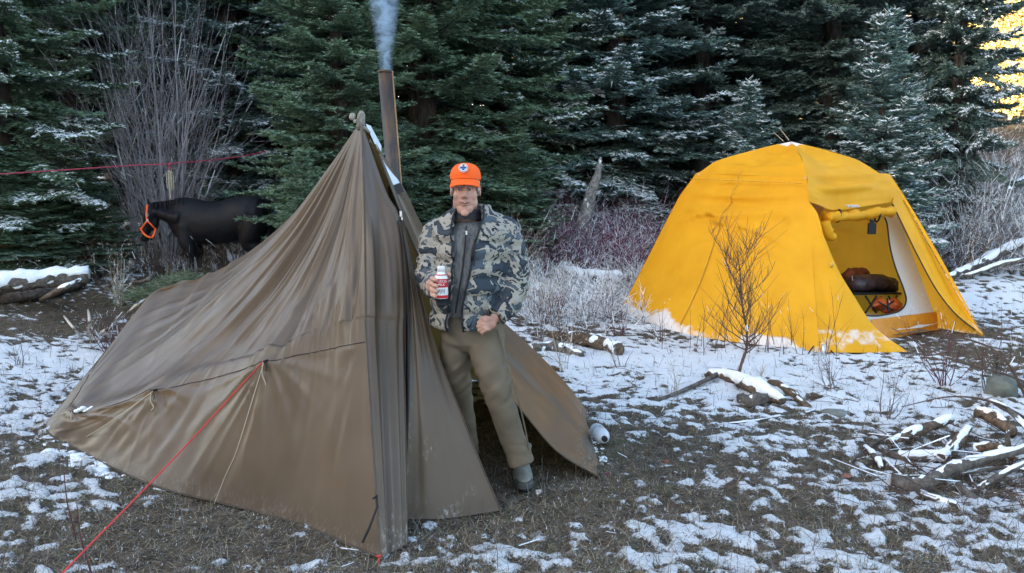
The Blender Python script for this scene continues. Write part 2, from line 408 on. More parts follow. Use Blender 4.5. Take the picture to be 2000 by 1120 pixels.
# ------------------------------------------------------------------ brown shelter
fab = NT('brown_nylon', .42, .4)
fn = fab.noise(fab.obj(), 2.2, 4); fw = fab.noise(fab.obj(), 140, 2)
fc = fab.ramp(fn, [(.3, (.082, .056, .036)), (.7, (.112, .079, .052))])
du = fab.attr('dust').outputs['Fac']
dm = fab.math('MULTIPLY', du, fab.ramp(fab.noise(fab.mapv(fab.obj(), (30, 30, 9)), 2.0, 6, .75), [(.52, 0), (.66, 1)]))
fab.col(fab.mix(dm, fc, (.50, .46, .40))); fab.bump(fw, .12, .002)
fab.rough(fab.ramp(fab.noise(fab.obj(), 5, 3), [(.3, .36), (.7, .50)]))
fab.transl((.50, .33, .09), .11)
M['fab'] = fab.m
apx = P(705, 236, 4.6)
def col(*pts):
    out = [P(705, 236, 4.6)]
    for p in pts:
        if len(p) == 2: out.append(G(*p) + np.array([0, 0, .012]))
        else: out.append(P(*p))
    return out
C1 = col((600, 388, 5.3), (500, 482, 5.9), (405, 538, 6.3), (297, 574, 6.6), (190, 705, 5.95), (86, 834))
C2 = col((560, 450, 5.0), (440, 565, 5.25), (330, 670, 5.35), (225, 750, 5.3), (145, 804, 5.12), (104, 856))
C3 = col((618, 420, 4.75), (530, 550, 4.83), (445, 645, 4.86), (370, 710, 4.8), (300, 765, 4.68), (200, 908))
C35 = col((640, 420, 4.62), (570, 550, 4.62), (500, 640, 4.60), (450, 700, 4.57), (410, 742, 4.52), (310, 957))
C4 = col((660, 415, 4.50), (610, 540, 4.46), (570, 620, 4.38), (540, 672, 4.28), (518, 708, 4.20), (440, 990))
C45 = col((684, 400, 4.44), (662, 510, 4.32), (642, 580, 4.22), (628, 635, 4.15), (616, 688, 4.09), (590, 1032))
C5 = [apx] + [P(x, y, Y) for x, y, Y in ((709, 360, 4.32), (711, 460, 4.17), (712, 540, 4.06), (713, 608, 3.98), (714, 668, 3.91))] + [G(741, 1094) + np.array([0, 0, .01])]
C6 = [apx] + [P(x, y, Y) for x, y, Y in ((752, 370, 4.42), (778, 420, 4.36), (790, 500, 4.27), (796, 600, 4.17), (798, 690, 4.08))] + [G(806, 1062) + np.array([0, 0, .01])]
base = np.array([-1.0, 4.6, 0])
shelter = empty('shelter_tent', base, 'brown nylon pyramid shelter with open door and stovepipe, staked out with cords', 'tent')
g = net([C1, C2, C3, C35, C4, C45, C5], 34, 34)
NU, NV, _ = g.shape
u = np.linspace(0, 6, NU)[:, None] * np.ones((1, NV)); v = np.linspace(0, 6, NV)[None] * np.ones((NU, 1))
env = ss(0, 1.2, v)
d = .012 * env * noise3(u * 3.0, v * .22, 1.1) + .006 * env * noise3(u * 8.0 + .8 * noise3(u, v, 2), v * .25, 4.4) * (1 - .5 * ss(4, 6, v))
d += .007 * env * noise3(u * 19, v * .4, 8.4) * (1 - ss(3, 5.5, v))
d += .020 * env * (1 - np.abs(noise3(u * 5.2, v * .18, 12.4))) ** 7 * (1 - ss(4.6, 5.4, v)) - .016 * env * (1 - np.abs(noise3(u * 4.1 + .3, v * .2, 31.4))) ** 9 * (1 - ss(4.6, 5.4, v))
for uc, a, wd in ((2.0, .030, .09), (4.0, .034, .08), (2.2, -.018, .07), (4.25, -.022, .08), (5.55, .02, .1), (5.75, -.02, .06), (1.0, .015, .08)):
    d += a * env * np.exp(-((u - uc - .05 * np.sin(v)) / wd) ** 2) * (1 - ss(4.3, 5.3, v))
# folds that hang from the tight back edge
d += np.exp(-(u / 1.0) ** 2) * (.020 * noise3(g[..., 0] * 7.5 + .5 * g[..., 1], g[..., 2] * .9, 3.3) + .018 * (1 - np.abs(noise3(g[..., 0] * 5.2, g[..., 2] * .6, 13.3))) ** 5) * ss(1.2, 2.5, v) * (1 - ss(4.8, 5.6, v))
# folds that run down and out from each tie-out
for uc, aa in ((1, 1), (2, 1), (4, 1), (6, .5)):
    th = np.arctan2(u - uc, np.abs(v - 5) * 1.4 + .05); r = np.hypot(u - uc, (v - 5) * 1.5)
    d += aa * (.016 * noise3(th * 7 + uc * 5, r * .4, 6.1) + .020 * (1 - np.abs(noise3(th * 5 + uc * 5, r * .3, 16.1))) ** 6) * np.exp(-r * .9) * ss(0.02, .3, r) * (v > 5) + aa * .03 * np.exp(-(r / .12) ** 2)
d += .014 * noise3(u * 6.5 + (v - 5) * 2.2, v * .6, 7.7) * ss(5, 5.4, v) * (1 - ss(5.85, 6, v))
d *= .72 * ss(0, .5, v) * (1 - ss(5.7, 6, u))
nrm = gnormal(g); sgn = -1 if (nrm[NU // 2, NV // 2] @ np.array([0, -1, 0])) < 0 else 1
g2 = g + nrm * sgn * d[..., None]
g2[..., 2] = np.maximum(g2[..., 2], .004)
side = obj('side_panel', g2, gridF(NU, NV), M['fab'], shelter, True)
fattr(side, 'dust', .35 * np.exp(-(g2[..., 2] / .07) ** 2))
# mid seam with the tie-out loops
jv = 5 * 34
mb = MB(); mb.tube(g2[::2, jv] + nrm[::2, jv] * sgn * .002, .0022, 5); mobj('seam', mb, M['black'], shelter)
mb = MB(); mb.tube(g2[::2, -1] + np.array([0, -.004, .004]), .006, 5); mobj('hem', mb, plain('hem_tape', (.06, .045, .03), .7), shelter)
mb = MB(); mb.tube(g2[-1, ::2] + np.array([.002, -.003, 0]), .004, 5); mobj('ridge_seam', mb, plain('seam_tape', (.10, .07, .045), .6), shelter)
# panel between the front ridge and the zip
h = net([C5, [(a * .5 + b * .5) + np.array([0, -.01, 0]) for a, b in zip(C5, C6)], C6], 30, 34)
nu, nv, _ = h.shape; u = np.linspace(0, 1, nu)[:, None] * np.ones((1, nv)); v = np.linspace(0, 6, nv)[None] * np.ones((nu, 1))
d = (.020 * noise3(u * 5, v * .3, 3.2) + .012 * noise3(u * 11, v * .35, 5.2) + .02 * np.sin(u * 9 + v * .3)) * ss(.3, 2.5, v) * ss(0, .12, u)
n2 = gnormal(h); sg = -1 if n2[nu // 2, nv // 2, 1] > 0 else 1
h2 = h + n2 * sg * d[..., None]
fp = obj('front_panel', h2, gridF(nu, nv), M['fab'], shelter, True); fattr(fp, 'dust', .8 * np.exp(-(h2[..., 2] / .12) ** 2))
# door flap pulled open along the ground
E1 = [P(x, y, Y) for x, y, Y in ((785, 430, 4.30), (797, 560, 4.17), (799, 690, 4.04), (797, 820, 3.93), (791, 930, 3.87))] + [G(785, 1022) + np.array([0, 0, .02])]
E2 = [P(x, y, Y) for x, y, Y in ((788, 431, 4.31), (824, 580, 4.20), (858, 700, 4.11), (897, 800, 4.03), (935, 895, 3.97))] + [G(979, 1003) + np.array([0, 0, .01])]
Em = [(a + b) / 2 + np.array([0, -.015 - .02 * i / 5, 0]) for i, (a, b) in enumerate(zip(E1, E2))]
Em[-1] = G(880, 1018) + np.array([0, 0, .01])
k = net([E1, Em, E2], 26, 26); nu, nv, _ = k.shape
u = np.linspace(0, 1, nu)[:, None] * np.ones((1, nv)); v = np.linspace(0, 1, nv)[None] * np.ones((nu, 1))
k[..., 1] += .018 * np.sin(u * 14) * (1 - v * .8) * np.exp(-((u - .25) / .35) ** 2) + .008 * noise3(u * 9, v * 2, 1) * (1 - .4 * v)
k[..., 2] = np.maximum(k[..., 2], .006)
fl = obj('door_flap', k, gridF(nu, nv), M['fab'], shelter, True); fattr(fl, 'dust', .9 * ss(.86, 1.0, v) * ss(-.2, .5, noise3(u * 4, v * 9, 3)) + .6 * np.exp(-((u - .35) / .10) ** 2 - ((v - .72) / .035) ** 2) + .5 * np.exp(-(u / .08) ** 2) * ss(.5, .65, v) * (1 - ss(.75, .85, v)))
mb = MB(); mb.tube(k[0] + np.array([.0, -.012, 0]), .0065, 6); mb.tube(k[0] + np.array([-.018, -.006, 0]), .004, 6)
z = mobj('zip', mb, M['black'], shelter)
mb = MB(); zp = P(783, 418, 4.29); mb.box(zp, (.012, .008, .03)); mb.box(zp + np.array([.006, -.004, -.035]), (.008, .006, .035)); mobj('zip_puller', mb, M['metal'], z)
mb = MB(); mb.tube(k[-1] + np.array([0, -.002, 0]), .004, 5); mobj('hem', mb, plain('hem_tape2', (.07, .05, .035), .7), shelter)
# right wall behind the man
R0 = [P(x, y, Y) for x, y, Y in ((742, 305, 4.58), (772, 385, 4.57), (800, 455, 4.56), (850, 565, 4.53), (930, 690, 4.50), (1028, 812, 4.47), (1092, 884, 4.44))] + [G(1179, 936)]
R1 = [P(x, y, Y) for x, y, Y in ((712, 244, 4.63), (752, 310, 4.8), (790, 372, 4.98), (834, 458, 5.2), (935, 585, 5.55), (1030, 672, 5.75), (1096, 738, 5.86))] + [G(1146, 802)]
Rm = [(a + b) / 2 for a, b in zip(R0, R1)]; Rm[-1] = G(1157, 868) + np.array([0, 0, .004])
Rm[5] += np.array([0, -.02, -.01])
r = net([R0, Rm, R1], 22, 20); nu, nv, _ = r.shape
u = np.linspace(0, 1, nu)[:, None] * np.ones((1, nv)); v = np.linspace(0, 7, nv)[None] * np.ones((nu, 1))
nn = gnormal(r); d = .010 * noise3(u * 9, v * .3, 3) * (1 - .55 * ss(3, 6, v)) + .018 * np.exp(-((u - .5) / .05) ** 2) * (1 - ss(6.2, 7, v))
r2 = r + nn * d[..., None]
rp = obj('side_panel', r2, gridF(nu, nv), M['fab'], shelter, True); fattr(rp, 'dust', .9 * np.exp(-(r2[..., 2] / .08) ** 2) + .5 * np.exp(-((u - 1) / .05) ** 2) * ss(6, 7, v))
mb = MB(); mb.tube(r2[0, ::2], .0045, 5); mobj('hem', mb, plain('hem_tape3', (.07, .05, .035), .7), shelter)
# back walls, seen from inside through the door
def strt(hem, mid=None, n=7):
    hem = arr(hem); o = [apx * (1 - i / n) + hem * i / n for i in range(n + 1)]
    for i in range(1, n): o[i] = o[i] + np.array([0, 0, -.10 * math.sin(math.pi * i / n)])
    return o
B0 = R1; B1 = strt((-.33, 6.75, .03)); B2 = strt((-1.9, 7.5, 0.0))
B3 = [apx] + [P(x, y, Y) for x, y, Y in ((600, 388, 5.3), (500, 482, 5.9), (405, 538, 6.3), (297, 574, 6.6))] + [arr((-3.3, 6.9, .5)), arr((-3.5, 7.2, .25)), arr((-3.6, 7.4, 0))]
B4 = [C1[0], C1[1], C1[2], C1[3], C1[4], P(243, 640, 6.3), C1[5], C1[6]]
bk = lin([B0, B1, B2, B3, B4], 14, 12); nu, nv, _ = bk.shape
bp = obj('back_panel', bk, gridF(nu, nv), M['fab'], shelter, True); fattr(bp, 'dust', np.zeros(nu * nv))
# stove jack: white heat cloth and black band on the far side of the ridge
V = [P(714, 242, 4.60), P(724, 246, 4.70), P(745, 285, 4.82), P(744, 306, 4.72), P(734, 286, 4.64)]
mb = MB(); mb.add(V, [(0, 1, 2, 3, 4)])
V = [P(744, 306, 4.70), P(752, 325, 4.70), P(765, 369, 4.62), P(782, 360, 4.85), P(770, 338, 4.93), P(752, 312, 4.86)]
mb.add(V, [(0, 1, 2, 3, 4, 5)])
mobj('stove_jack', mb, plain('white_heat_cloth', (.62, .64, .66), .7, .1), shelter)
mb = MB(); mb.add([P(763, 364, 4.60), P(767, 384, 4.58), P(789, 375, 4.84), P(782, 357, 4.84)], [(0, 1, 2, 3)]); mobj('stove_jack_band', mb, M['black'], shelter)
# peak cap and knots
mb = MB(); mb.tube([apx + (0, 0, -.05), apx + (0, 0, 0), apx + (.004, 0, .035), apx + (.004, 0, .055)], [.026, .026, .022, .008], 10, jit=.2)
mb.tube([apx + (-.012, -.01, -.03), apx + (.03, -.02, -.045), apx + (.05, 0, -.07)], [.012, .013, .006], 7, jit=.3); mobj('peak_cap', mb, plain('weathered_cloth', (.20, .18, .15), .9, .4, 60), shelter, True)
mb = MB(); mb.ell(apx + (-.048, 0, .022), (.020, .018, .022), 10); mb.ell(apx + (-.03, -.01, -.005), (.014, .014, .012), 8); mobj('knot', mb, plain('cord_knot', (.30, .26, .21), .9, .5, 120), shelter, True)
# stake loops and stakes
def stake(p, c, label, lean=(0, -.01)):
    mb = MB(); q = p + np.array([lean[0], lean[1], 0]); mb.tube([q + (0, 0, -.10), q + (0, 0, .035)], [.004, .005], 6); mb.tube([q + (-.010, 0, .03), q + (.010, 0, .035)], .005, 6)
    mobj('tent_stake', mb, c, label=label, cat='tent stake')
stake(G(741, 1098), M['red_cord'], 'red stake at the front point of the brown shelter')
stake(G(1186, 934), plain('purple_metal', (.20, .02, .07), .4), 'dark purplish stake at the right hem corner of the brown shelter')
mb = MB(); q = G(741, 1094); mb.tube([P(735, 968, 3.47), P(737, 990, 3.45), P(722, 1030, 3.41), P(708, 1060, 3.40)], .006, 5); mb.tube([P(737, 968, 3.46), P(728, 975, 3.46)], .005, 5); mobj('stake_strap', mb, M['black'], shelter)
mb = MB(); mb.tube([P(786, 1000, 3.72), P(788, 1020, 3.70), P(792, 1040, 3.69)], .006, 5); mobj('stake_strap', mb, M['black'], shelter)
# cords
def cord(name, pts, r, m, label, n=10, k=5):
    mb = MB(); mb.tube(cr(pts, n), r, k); return mobj(name, mb, m, label=label, cat='cord')
T4 = P(518, 706, 4.17); T3 = P(300, 764, 4.63); T2 = P(145, 803, 5.05)
for T in (T4, T3, T2):
    mb = MB(); mb.tube([T + (.012, .02, .004), T, T + (-.02, -.01, -.005)], .006, 5); mb.tube([T + (.0, -.004, 0.006), T + (.006, -.006, -.03), T + (.002, -.005, -.05)], .003, 5); mobj('tie_out_loop', mb, M['black'], shelter)
e = P(60, 1182, 2.7); cord('red_guy_line', [T4 + (-.01, -.01, 0), T4 * .5 + e * .5 + (0, 0, -.01), e], .0036, M['red_cord'], 'taut red guy line from the shelter seam down toward the front corner')
cord('hanging_cord', [T4 + (-.004, -.02, -.01), P(490, 790, 4.0), P(462, 880, 3.95), P(440, 930, 3.97), P(418, 985, 3.98)], .0022, M['tan_cord'], 'thin pale cord hanging slack down the brown wall to the hem')
cord('guy_line', [T3 + (0, -.01, 0), P(225, 818, 4.6), G(146, 868)], .0028, M['tan_cord'], 'taut tan guy line from the middle tie-out of the brown shelter')
cord('guy_line', [T2, P(110, 812, 5.1), G(58, 838)], .0028, M['tan_cord'], 'short tan guy line from the outer tie-out near the snowy corner')
for T, s in ((T4, 1.3), (T3, 1), (T2, .8)):
    cord('cord_tail', [T + (-.008, -.015, 0), T + (-.01, -.025, -.05 * s), T + (.008, -.03, -.09 * s), T + (-.006, -.03, -.11 * s)], .0035, M['tan_cord'],
         {1.3: 'frayed cord end knotted where the red guy line meets the seam', 1: 'frayed cord end at the middle tie-out of the brown shelter', .8: 'small cord end at the outer tie-out above the snowy corner'}[s])
# snow lumps along the left hem of the shelter
def lumps(name, pts, rmin, rmax, n, m, spread=.05, flat=.45, **kw):
    mb = MB(); pts = arr(pts)
    for i in range(n):
        t_ = rng.random() * (len(pts) - 1); a = int(t_); p = pts[a] * (1 - t_ + a) + pts[min(a + 1, len(pts) - 1)] * (t_ - a)
        r = rmin + (rmax - rmin) * rng.random() ** 2
        V, F = ellipsoid((0, 0, 0), (r, r * .8, r * flat), 10); V = V * (1 + .35 * noise3(V[:, 0] * 30 + i, V[:, 1] * 30, V[:, 2] * 30 + i))[:, None]
        mb.add(V + p + np.array([rng.normal(0, spread), rng.normal(0, spread * .7), 0]), F)
    return mobj(name, mb, m, smooth=True, kind='stuff', **kw)
lumps('snow_bank', [G(96, 852), G(130, 890), G(180, 905), G(225, 935)], .012, .055, 150, M['snow'], .08)
lumps('snow_edge', [G(290, 938), G(310, 952), G(330, 955)], .012, .04, 16, M['snow'], .03)
lumps('snow_bank', [G(1150, 806), G(1160, 860), G(1184, 925)], .004, .018, 130, M['snow'], .022, .3)
mb = MB(); 
for i in range(7): mb.ell(P(150 + i * 6, 803 - (i % 3) * 3, 5.02), (.022, .02, .012), 8)
mobj('snow_lump', mb, M['snow'], shelter, True, kind='stuff')
# stovepipe
rust = NT('rusty_pipe', .5, .5); n = rust.noise(rust.mapv(rust.obj(), (6, 6, 1.2)), 3, 5, .6)
rust.col(rust.ramp(n, [(.3, (.028, .025, .026)), (.5, (.060, .048, .042)), (.64, (.13, .075, .04)), (.8, (.06, .04, .03))])); rust.b.inputs['Metallic'].default_value = .45; rust.bump(n, .15, .005)
pb = P(766, 345, 5.0); pt = P(753, 139, 4.95)
pipe = empty('stovepipe', (pb[0] + .08, 5.0, 0), 'tall rusty brown stovepipe rising behind the peak of the brown shelter', 'stovepipe')
dn = np.array([pb[0] + .12, 5.02, .02])
a = np.linspace(0, 2 * math.pi, 29)[:-1]
def ringpipe(p0, p1, r, th):
    T_ = (p1 - p0) / np.linalg.norm(p1 - p0); U_ = np.cross(T_, (0, 1, 0)); U_ /= np.linalg.norm(U_); W_ = np.cross(T_, U_)
    Vs = []
    for p, rr in ((p0, r), (p1, r), (p1, r - th), (p0, r - th)): Vs.append(p + rr * (np.cos(a)[:, None] * U_ + np.sin(a)[:, None] * W_))
    k_ = len(a); F = [(q * k_ + j, q * k_ + (j + 1) % k_, ((q + 1) % 4) * k_ + (j + 1) % k_, ((q + 1) % 4) * k_ + j) for q in range(4) for j in range(k_)]
    return np.concatenate(Vs), F
V, F = ringpipe(dn, pt, .0455, .002); obj('pipe', V, F, rust.m, pipe, True)
s0 = dn + (0.043, -.012, 0); mb = MB(); mb.tube([dn + (.043, -.018, 0), pt + (.043, -.018, -.003)], .006, 6); mobj('pipe_seam', mb, plain('seam_rust', (.30, .17, .08), .5), pipe, True)
V, F = ringpipe(pt - (0, 0, .012), pt + (0, 0, .002), .0475, .004); obj('pipe_rim', V, F, rust.m, pipe, True)
# smoke
sp0 = pt + np.array([0, 0, -.01])
V, F = tube([sp0, sp0 + (-.003, 0, .12), sp0 + (-.005, 0, .35), sp0 + (-.01, 0, .65), sp0 + (.0, 0, 1.1), sp0 + (.0, .0, 1.8)], [.041, .058, .095, .14, .2, .32], 24); F = [f[::-1] for f in F]
sm = bpy.data.materials.new('smoke'); sm.use_nodes = True; nt = sm.node_tree; nt.nodes.remove(nt.nodes['Principled BSDF'])
pv = nt.nodes.new('ShaderNodeVolumePrincipled'); pv.inputs['Color'].default_value = (.62, .80, 1.0, 1); pv.inputs['Anisotropy'].default_value = .1
tc = nt.nodes.new('ShaderNodeTexCoord'); no = nt.nodes.new('ShaderNodeTexNoise'); no.inputs['Scale'].default_value = 11; no.inputs['Detail'].default_value = 5; no.inputs['Distortion'].default_value = 1.6
ge = nt.nodes.new('ShaderNodeNewGeometry'); vs = nt.nodes.new('ShaderNodeVectorMath'); vs.operation = 'SUBTRACT'; vs.inputs[1].default_value = [float(q) for q in sp0]; nt.links.new(ge.outputs['Position'], vs.inputs[0]); nt.links.new(vs.outputs[0], no.inputs['Vector']); rr = nt.nodes.new('ShaderNodeValToRGB'); rr.color_ramp.elements[0].position = .36; rr.color_ramp.elements[0].color = (.06, .06, .06, 1); rr.color_ramp.elements[1].position = .62
nt.links.new(no.outputs['Fac'], rr.inputs[0]); sx = nt.nodes.new('ShaderNodeSeparateXYZ'); nt.links.new(vs.outputs[0], sx.inputs[0])
mr = nt.nodes.new('ShaderNodeMapRange'); mr.inputs[1].default_value = 0; mr.inputs[2].default_value = 1.0; mr.inputs[3].default_value = 17; mr.inputs[4].default_value = 3.6; nt.links.new(sx.outputs[2], mr.inputs[0])
mm = nt.nodes.new('ShaderNodeMath'); mm.operation = 'MULTIPLY'; nt.links.new(rr.outputs[0], mm.inputs[0]); nt.links.new(mr.outputs[0], mm.inputs[1]); xr = nt.nodes.new('ShaderNodeMath'); xr.operation = 'MULTIPLY'; nt.links.new(sx.outputs[0], xr.inputs[0]); nt.links.new(sx.outputs[0], xr.inputs[1])
yr = nt.nodes.new('ShaderNodeMath'); yr.operation = 'MULTIPLY'; nt.links.new(sx.outputs[1], yr.inputs[0]); nt.links.new(sx.outputs[1], yr.inputs[1])
rs_ = nt.nodes.new('ShaderNodeMath'); rs_.operation = 'ADD'; nt.links.new(xr.outputs[0], rs_.inputs[0]); nt.links.new(yr.outputs[0], rs_.inputs[1])
rq = nt.nodes.new('ShaderNodeMath'); rq.operation = 'SQRT'; nt.links.new(rs_.outputs[0], rq.inputs[0])
rw = nt.nodes.new('ShaderNodeMapRange'); rw.inputs[1].default_value = 0; rw.inputs[2].default_value = 1.8; rw.inputs[3].default_value = .042; rw.inputs[4].default_value = .30; nt.links.new(sx.outputs[2], rw.inputs[0])
rd_ = nt.nodes.new('ShaderNodeMath'); rd_.operation = 'DIVIDE'; nt.links.new(rq.outputs[0], rd_.inputs[0]); nt.links.new(rw.outputs[0], rd_.inputs[1])
rf_ = nt.nodes.new('ShaderNodeMapRange'); rf_.inputs[1].default_value = .25; rf_.inputs[2].default_value = 1.0; rf_.inputs[3].default_value = 1; rf_.inputs[4].default_value = 0; nt.links.new(rd_.outputs[0], rf_.inputs[0])
m3 = nt.nodes.new('ShaderNodeMath'); m3.operation = 'MULTIPLY'; nt.links.new(mm.outputs[0], m3.inputs[0]); nt.links.new(rf_.outputs[0], m3.inputs[1]); nt.links.new(m3.outputs[0], pv.inputs['Density'])
nt.links.new(pv.outputs[0], nt.nodes['Material Output'].inputs['Volume'])
sm_ = obj('smoke', V, F, sm, label='thin pale blue smoke rising from the stovepipe', kind='stuff')

# ------------------------------------------------------------------ yellow tent
BLc = G(1212, 607); BFc = G(1603, 692); BRc = G(1922, 658); BBc = BLc + BRc - BFc; BBc[2] = gz(BBc[0], BBc[1])
pk = P(1545, 277, 10.1); SL = P(1352, 331, 10.55); SF = P(1578, 337, 8.85); SR = P(1737, 335, 9.9); SB = SL + SR - SF
ytent = empty('canvas_tent', ((BLc + BRc) / 2) * np.array([1, 1, 0]) + np.array([0, 0, .1]), 'yellow canvas tent with rolled up door dusted with snow at its hem', 'tent')
ym = NT('yellow_canvas', .7, .25); n = ym.noise(ym.obj(), 3, 5, .6); n3 = ym.noise(ym.obj(), 90, 2)
yc = ym.ramp(n, [(.3, (.72, .325, .008)), (.7, (.84, .41, .014))])
ys = ym.attr('snow').outputs['Fac']; yn = ym.noise(ym.obj(), 9, 5, .7)
yf = ym.ramp(ym.math('ADD', ys, ym.math('MULTIPLY', ym.math('SUBTRACT', yn, .5), .9)), [(.5, 0), (.72, .9)])
ym.col(ym.mix(yf, yc, (.85, .82, .80))).bump(n3, .15, .003); ym.transl((.90, .52, .05), .22)
M['yellow'] = ym.m
def edge(sh, bs, bulge, n=6):
    o = []
    for i in range(n + 1):
        t_ = i / n; p = sh * (1 - t_) + bs * t_; o.append(p + bulge * math.sin(math.pi * t_))
    return np.array(o)
cen = (BLc + BFc + BRc + BBc) / 4
def outv(p): q = p - cen; q[2] = 0; return q / np.linalg.norm(q)
def ed(sh, bs, b=-.05): return edge(sh, bs, outv(bs) * b)
EL, EF, ER, EB = ed(SL, BLc, .05), ed(SF, BFc, -.06), ed(SR, BRc, .02), ed(SB, BBc)
def wall(Ea, Eb, nu=40, nv=60, hemdip=None, sagm=-.05, seed=0, part='wall_panel'):
    a, b = cr(Ea, 10), cr(Eb, 10); nv = len(a)
    s = np.linspace(0, 1, nu)[:, None, None]; g = a[None] * (1 - s) + b[None] * s
    m = (a[-1] + b[-1]) / 2; o = m - cen; o[2] = 0; o /= np.linalg.norm(o)
    uu = np.linspace(0, 1, nu)[:, None]; vv = np.linspace(0, 1, nv)[None]
    f = -sagm * np.sin(math.pi * uu) * np.sin(math.pi * vv) + .022 * noise3(uu * 2.5 + vv * 3, vv * 7 - uu * 4 + seed, 1.5) * (1 - vv) + .015 * noise3(uu * 7, vv * 1.5, seed) * np.sin(math.pi * vv)
    f = f + (.032 * np.sin(vv * 52 + 7 * (uu - .45) ** 2) * np.exp(-((vv - .20) / .13) ** 2) + .085 * (1 - np.abs(noise3(uu * 2 + vv * 2.2, vv * 13 - 9 * (uu - .5) ** 2, 3.3 + seed))) ** 5 * np.exp(-((vv - .25) / .22) ** 2)) * np.sin(math.pi * uu) + .02 * noise3(uu * 9, vv * 2, 5.5) * ss(.6, 1, vv)
    if hemdip is not None: f = f + hemdip(uu) * vv ** 3
    g = g + o[None, None] * f[..., None]
    return g, uu + 0 * vv, vv + 0 * uu
def soft_rim(g, uu, vv, roofp=False):
    dv = (1 - vv) * 1.6 if roofp else vv * 2.4
    pull = np.exp(-(dv / .28) ** 2); q = g - cen; q[..., 2] = 0; L = np.linalg.norm(q, axis=2)[..., None] + 1e-6; q = q / L
    g = g - q * (pull * .05)[..., None]; g[..., 2] -= pull * .055
    if not roofp:
        ec = np.exp(-(uu / .05) ** 2) + np.exp(-((1 - uu) / .05) ** 2); g = g - q * (ec * .05 * np.sin(math.pi * np.clip(vv, 0, 1)))[..., None]
    return g
def put(name, g, uu, vv, snow, mat='yellow'):
    if name in ('wall_panel', 'roof_panel'): g = soft_rim(g.copy(), uu, vv, name == 'roof_panel')
    o = obj(name, g, gridF(*g.shape[:2]), M[mat], ytent, True); fattr(o, 'snow', snow); return o
g, uu, vv = wall(EL, EF, 60, seed=1, hemdip=lambda u: .35 * np.sin(math.pi * u))
zz = hgt(g[..., 0], g[..., 1]); g[..., 2] = np.maximum(g[..., 2], zz + .01)
g[:, -1, 2] = zz[:, -1] + .015
hs = 1.0 * ss(.90, .99, vv) * (.52 + .7 * np.clip(noise3(uu * 6, vv * 0, 4) + .4, 0, 1)) + .3 * ss(.88, .93, vv) * np.exp(-((uu - .35) / .10) ** 2) + .45 * np.exp(-((uu - .35) / .05) ** 2) * ss(.84, .9, vv)
put('wall_panel', g, uu, vv, np.where(vv > .5, hs, .62 * ss(.05, 0, vv) * (np.exp(-((uu) / .12) ** 2) + np.exp(-((1 - uu) / .1) ** 2))))
lw = g
mb = MB(); sx_ = 28; mb.tube(g[sx_, :-2:2] + (-.01, -.01, 0), .006, 5); mobj('seam', mb, plain('seam_yellow', (.50, .25, .03), .8), ytent)
for rw_ in (3, 18):
    mb = MB(); mb.tube(g[:, rw_] + (-.004, -.012, 0) if rw_ > 3 else g[2:-2, rw_] + (-.02, -.03, -.03), .0035, 4)
    if rw_ == 3: mobj('seam', mb, plain('seam_yellow_top', (.55, .28, .04), .8), ytent)
for Ea, Eb, sd_ in ((ER, EB, 5), (EB, EL, 6)):
    g, uu, vv = wall(Ea, Eb, 24, seed=sd_); put('wall_panel', g, uu, vv, .6 * ss(.93, 1, vv))
# roof: four triangles from the peak, sagging a little, snow along the ridges
def roof(Sa, Sb, seed, drop):
    nu, nv = 34, 26; uu = np.linspace(0, 1, nu)[:, None]; vv = np.linspace(0, 1, nv)[None]
    rim = Sa[None] * (1 - uu) + Sb[None] * uu
    g = pk[None, None] * (1 - vv[..., None]) + rim[:, None] * vv[..., None]
    sag = .07 * np.sin(math.pi * vv) * np.sin(math.pi * uu) - .03 * np.sin(math.pi * vv) * np.abs(np.cos(math.pi * uu)) + .020 * noise3(uu * 4 + vv * 2, vv * 5 + seed, 2) * vv + .012 * np.sin(vv * 30) * np.sin(math.pi * uu)
    g[..., 2] -= sag * ss(1, .8, vv)
    return g, uu + 0 * vv, vv + 0 * uu
for Sa, Sb, sd_, vis in ((SL, SF, 1, 1), (SF, SR, 2, 1), (SR, SB, 3, 0), (SB, SL, 4, 0)):
    g, uu, vv = roof(Sa, Sb, sd_, 0)
    sn = .75 * np.exp(-(vv / .10) ** 2) + .36 * np.exp(-((uu) * vv / .05) ** 2) + .36 * np.exp(-((1 - uu) * vv / .05) ** 2) + (0.2 if not vis else .02)
    put('roof_panel', g, uu, vv, sn)
# front fly with arch cut-out
FL = [P(1601, 440, 8.62), P(1618, 480, 8.52), P(1640, 528, 8.42), P(1668, 580, 8.32), P(1710, 642, 8.2), G(1772, 691) + (0, 0, .02)]
FLo = [P(1582, 395, 8.72), P(1588, 460, 8.58), P(1593, 520, 8.42), P(1597, 580, 8.27), P(1600, 640, 8.15), BFc + (0, 0, .02)]
def sheet(name, cols, nu, nv, snowf=None, mat='yellow', amp=.01, seed=0, catm=True):
    g = (net if catm else lin)(cols, nu, nv); a, b, _ = g.shape
    uu = np.linspace(0, 1, a)[:, None] * np.ones((1, b)); vv = np.linspace(0, 1, b)[None] * np.ones((a, 1))
    g = g + gnormal(g) * (amp * noise3(uu * 5, vv * 3, seed) * np.sin(math.pi * vv))[..., None]
    return put(name, g, uu, vv, snowf(uu, vv) if snowf else np.zeros((a, b)), mat), g
def onE(E, p, off=.0):
    e = cr(E, 20); i_ = int(np.argmin(np.abs(e[:, 2] - p[2]))); q = e[i_] - cen; q[2] = 0; q /= np.linalg.norm(q); vv_ = i_ / (len(e) - 1)
    return e[i_] - q * (.05 * math.sin(math.pi * vv_) - off + .05 * math.exp(-(vv_ * 2.4 / .28) ** 2))
FLo = [onE(EF, p, .004) for p in FLo[:-1]] + [FLo[-1]]
mid = [(a + b) / 2 + np.array([.02, -.04, .0]) for a, b in zip(FLo, FL)]
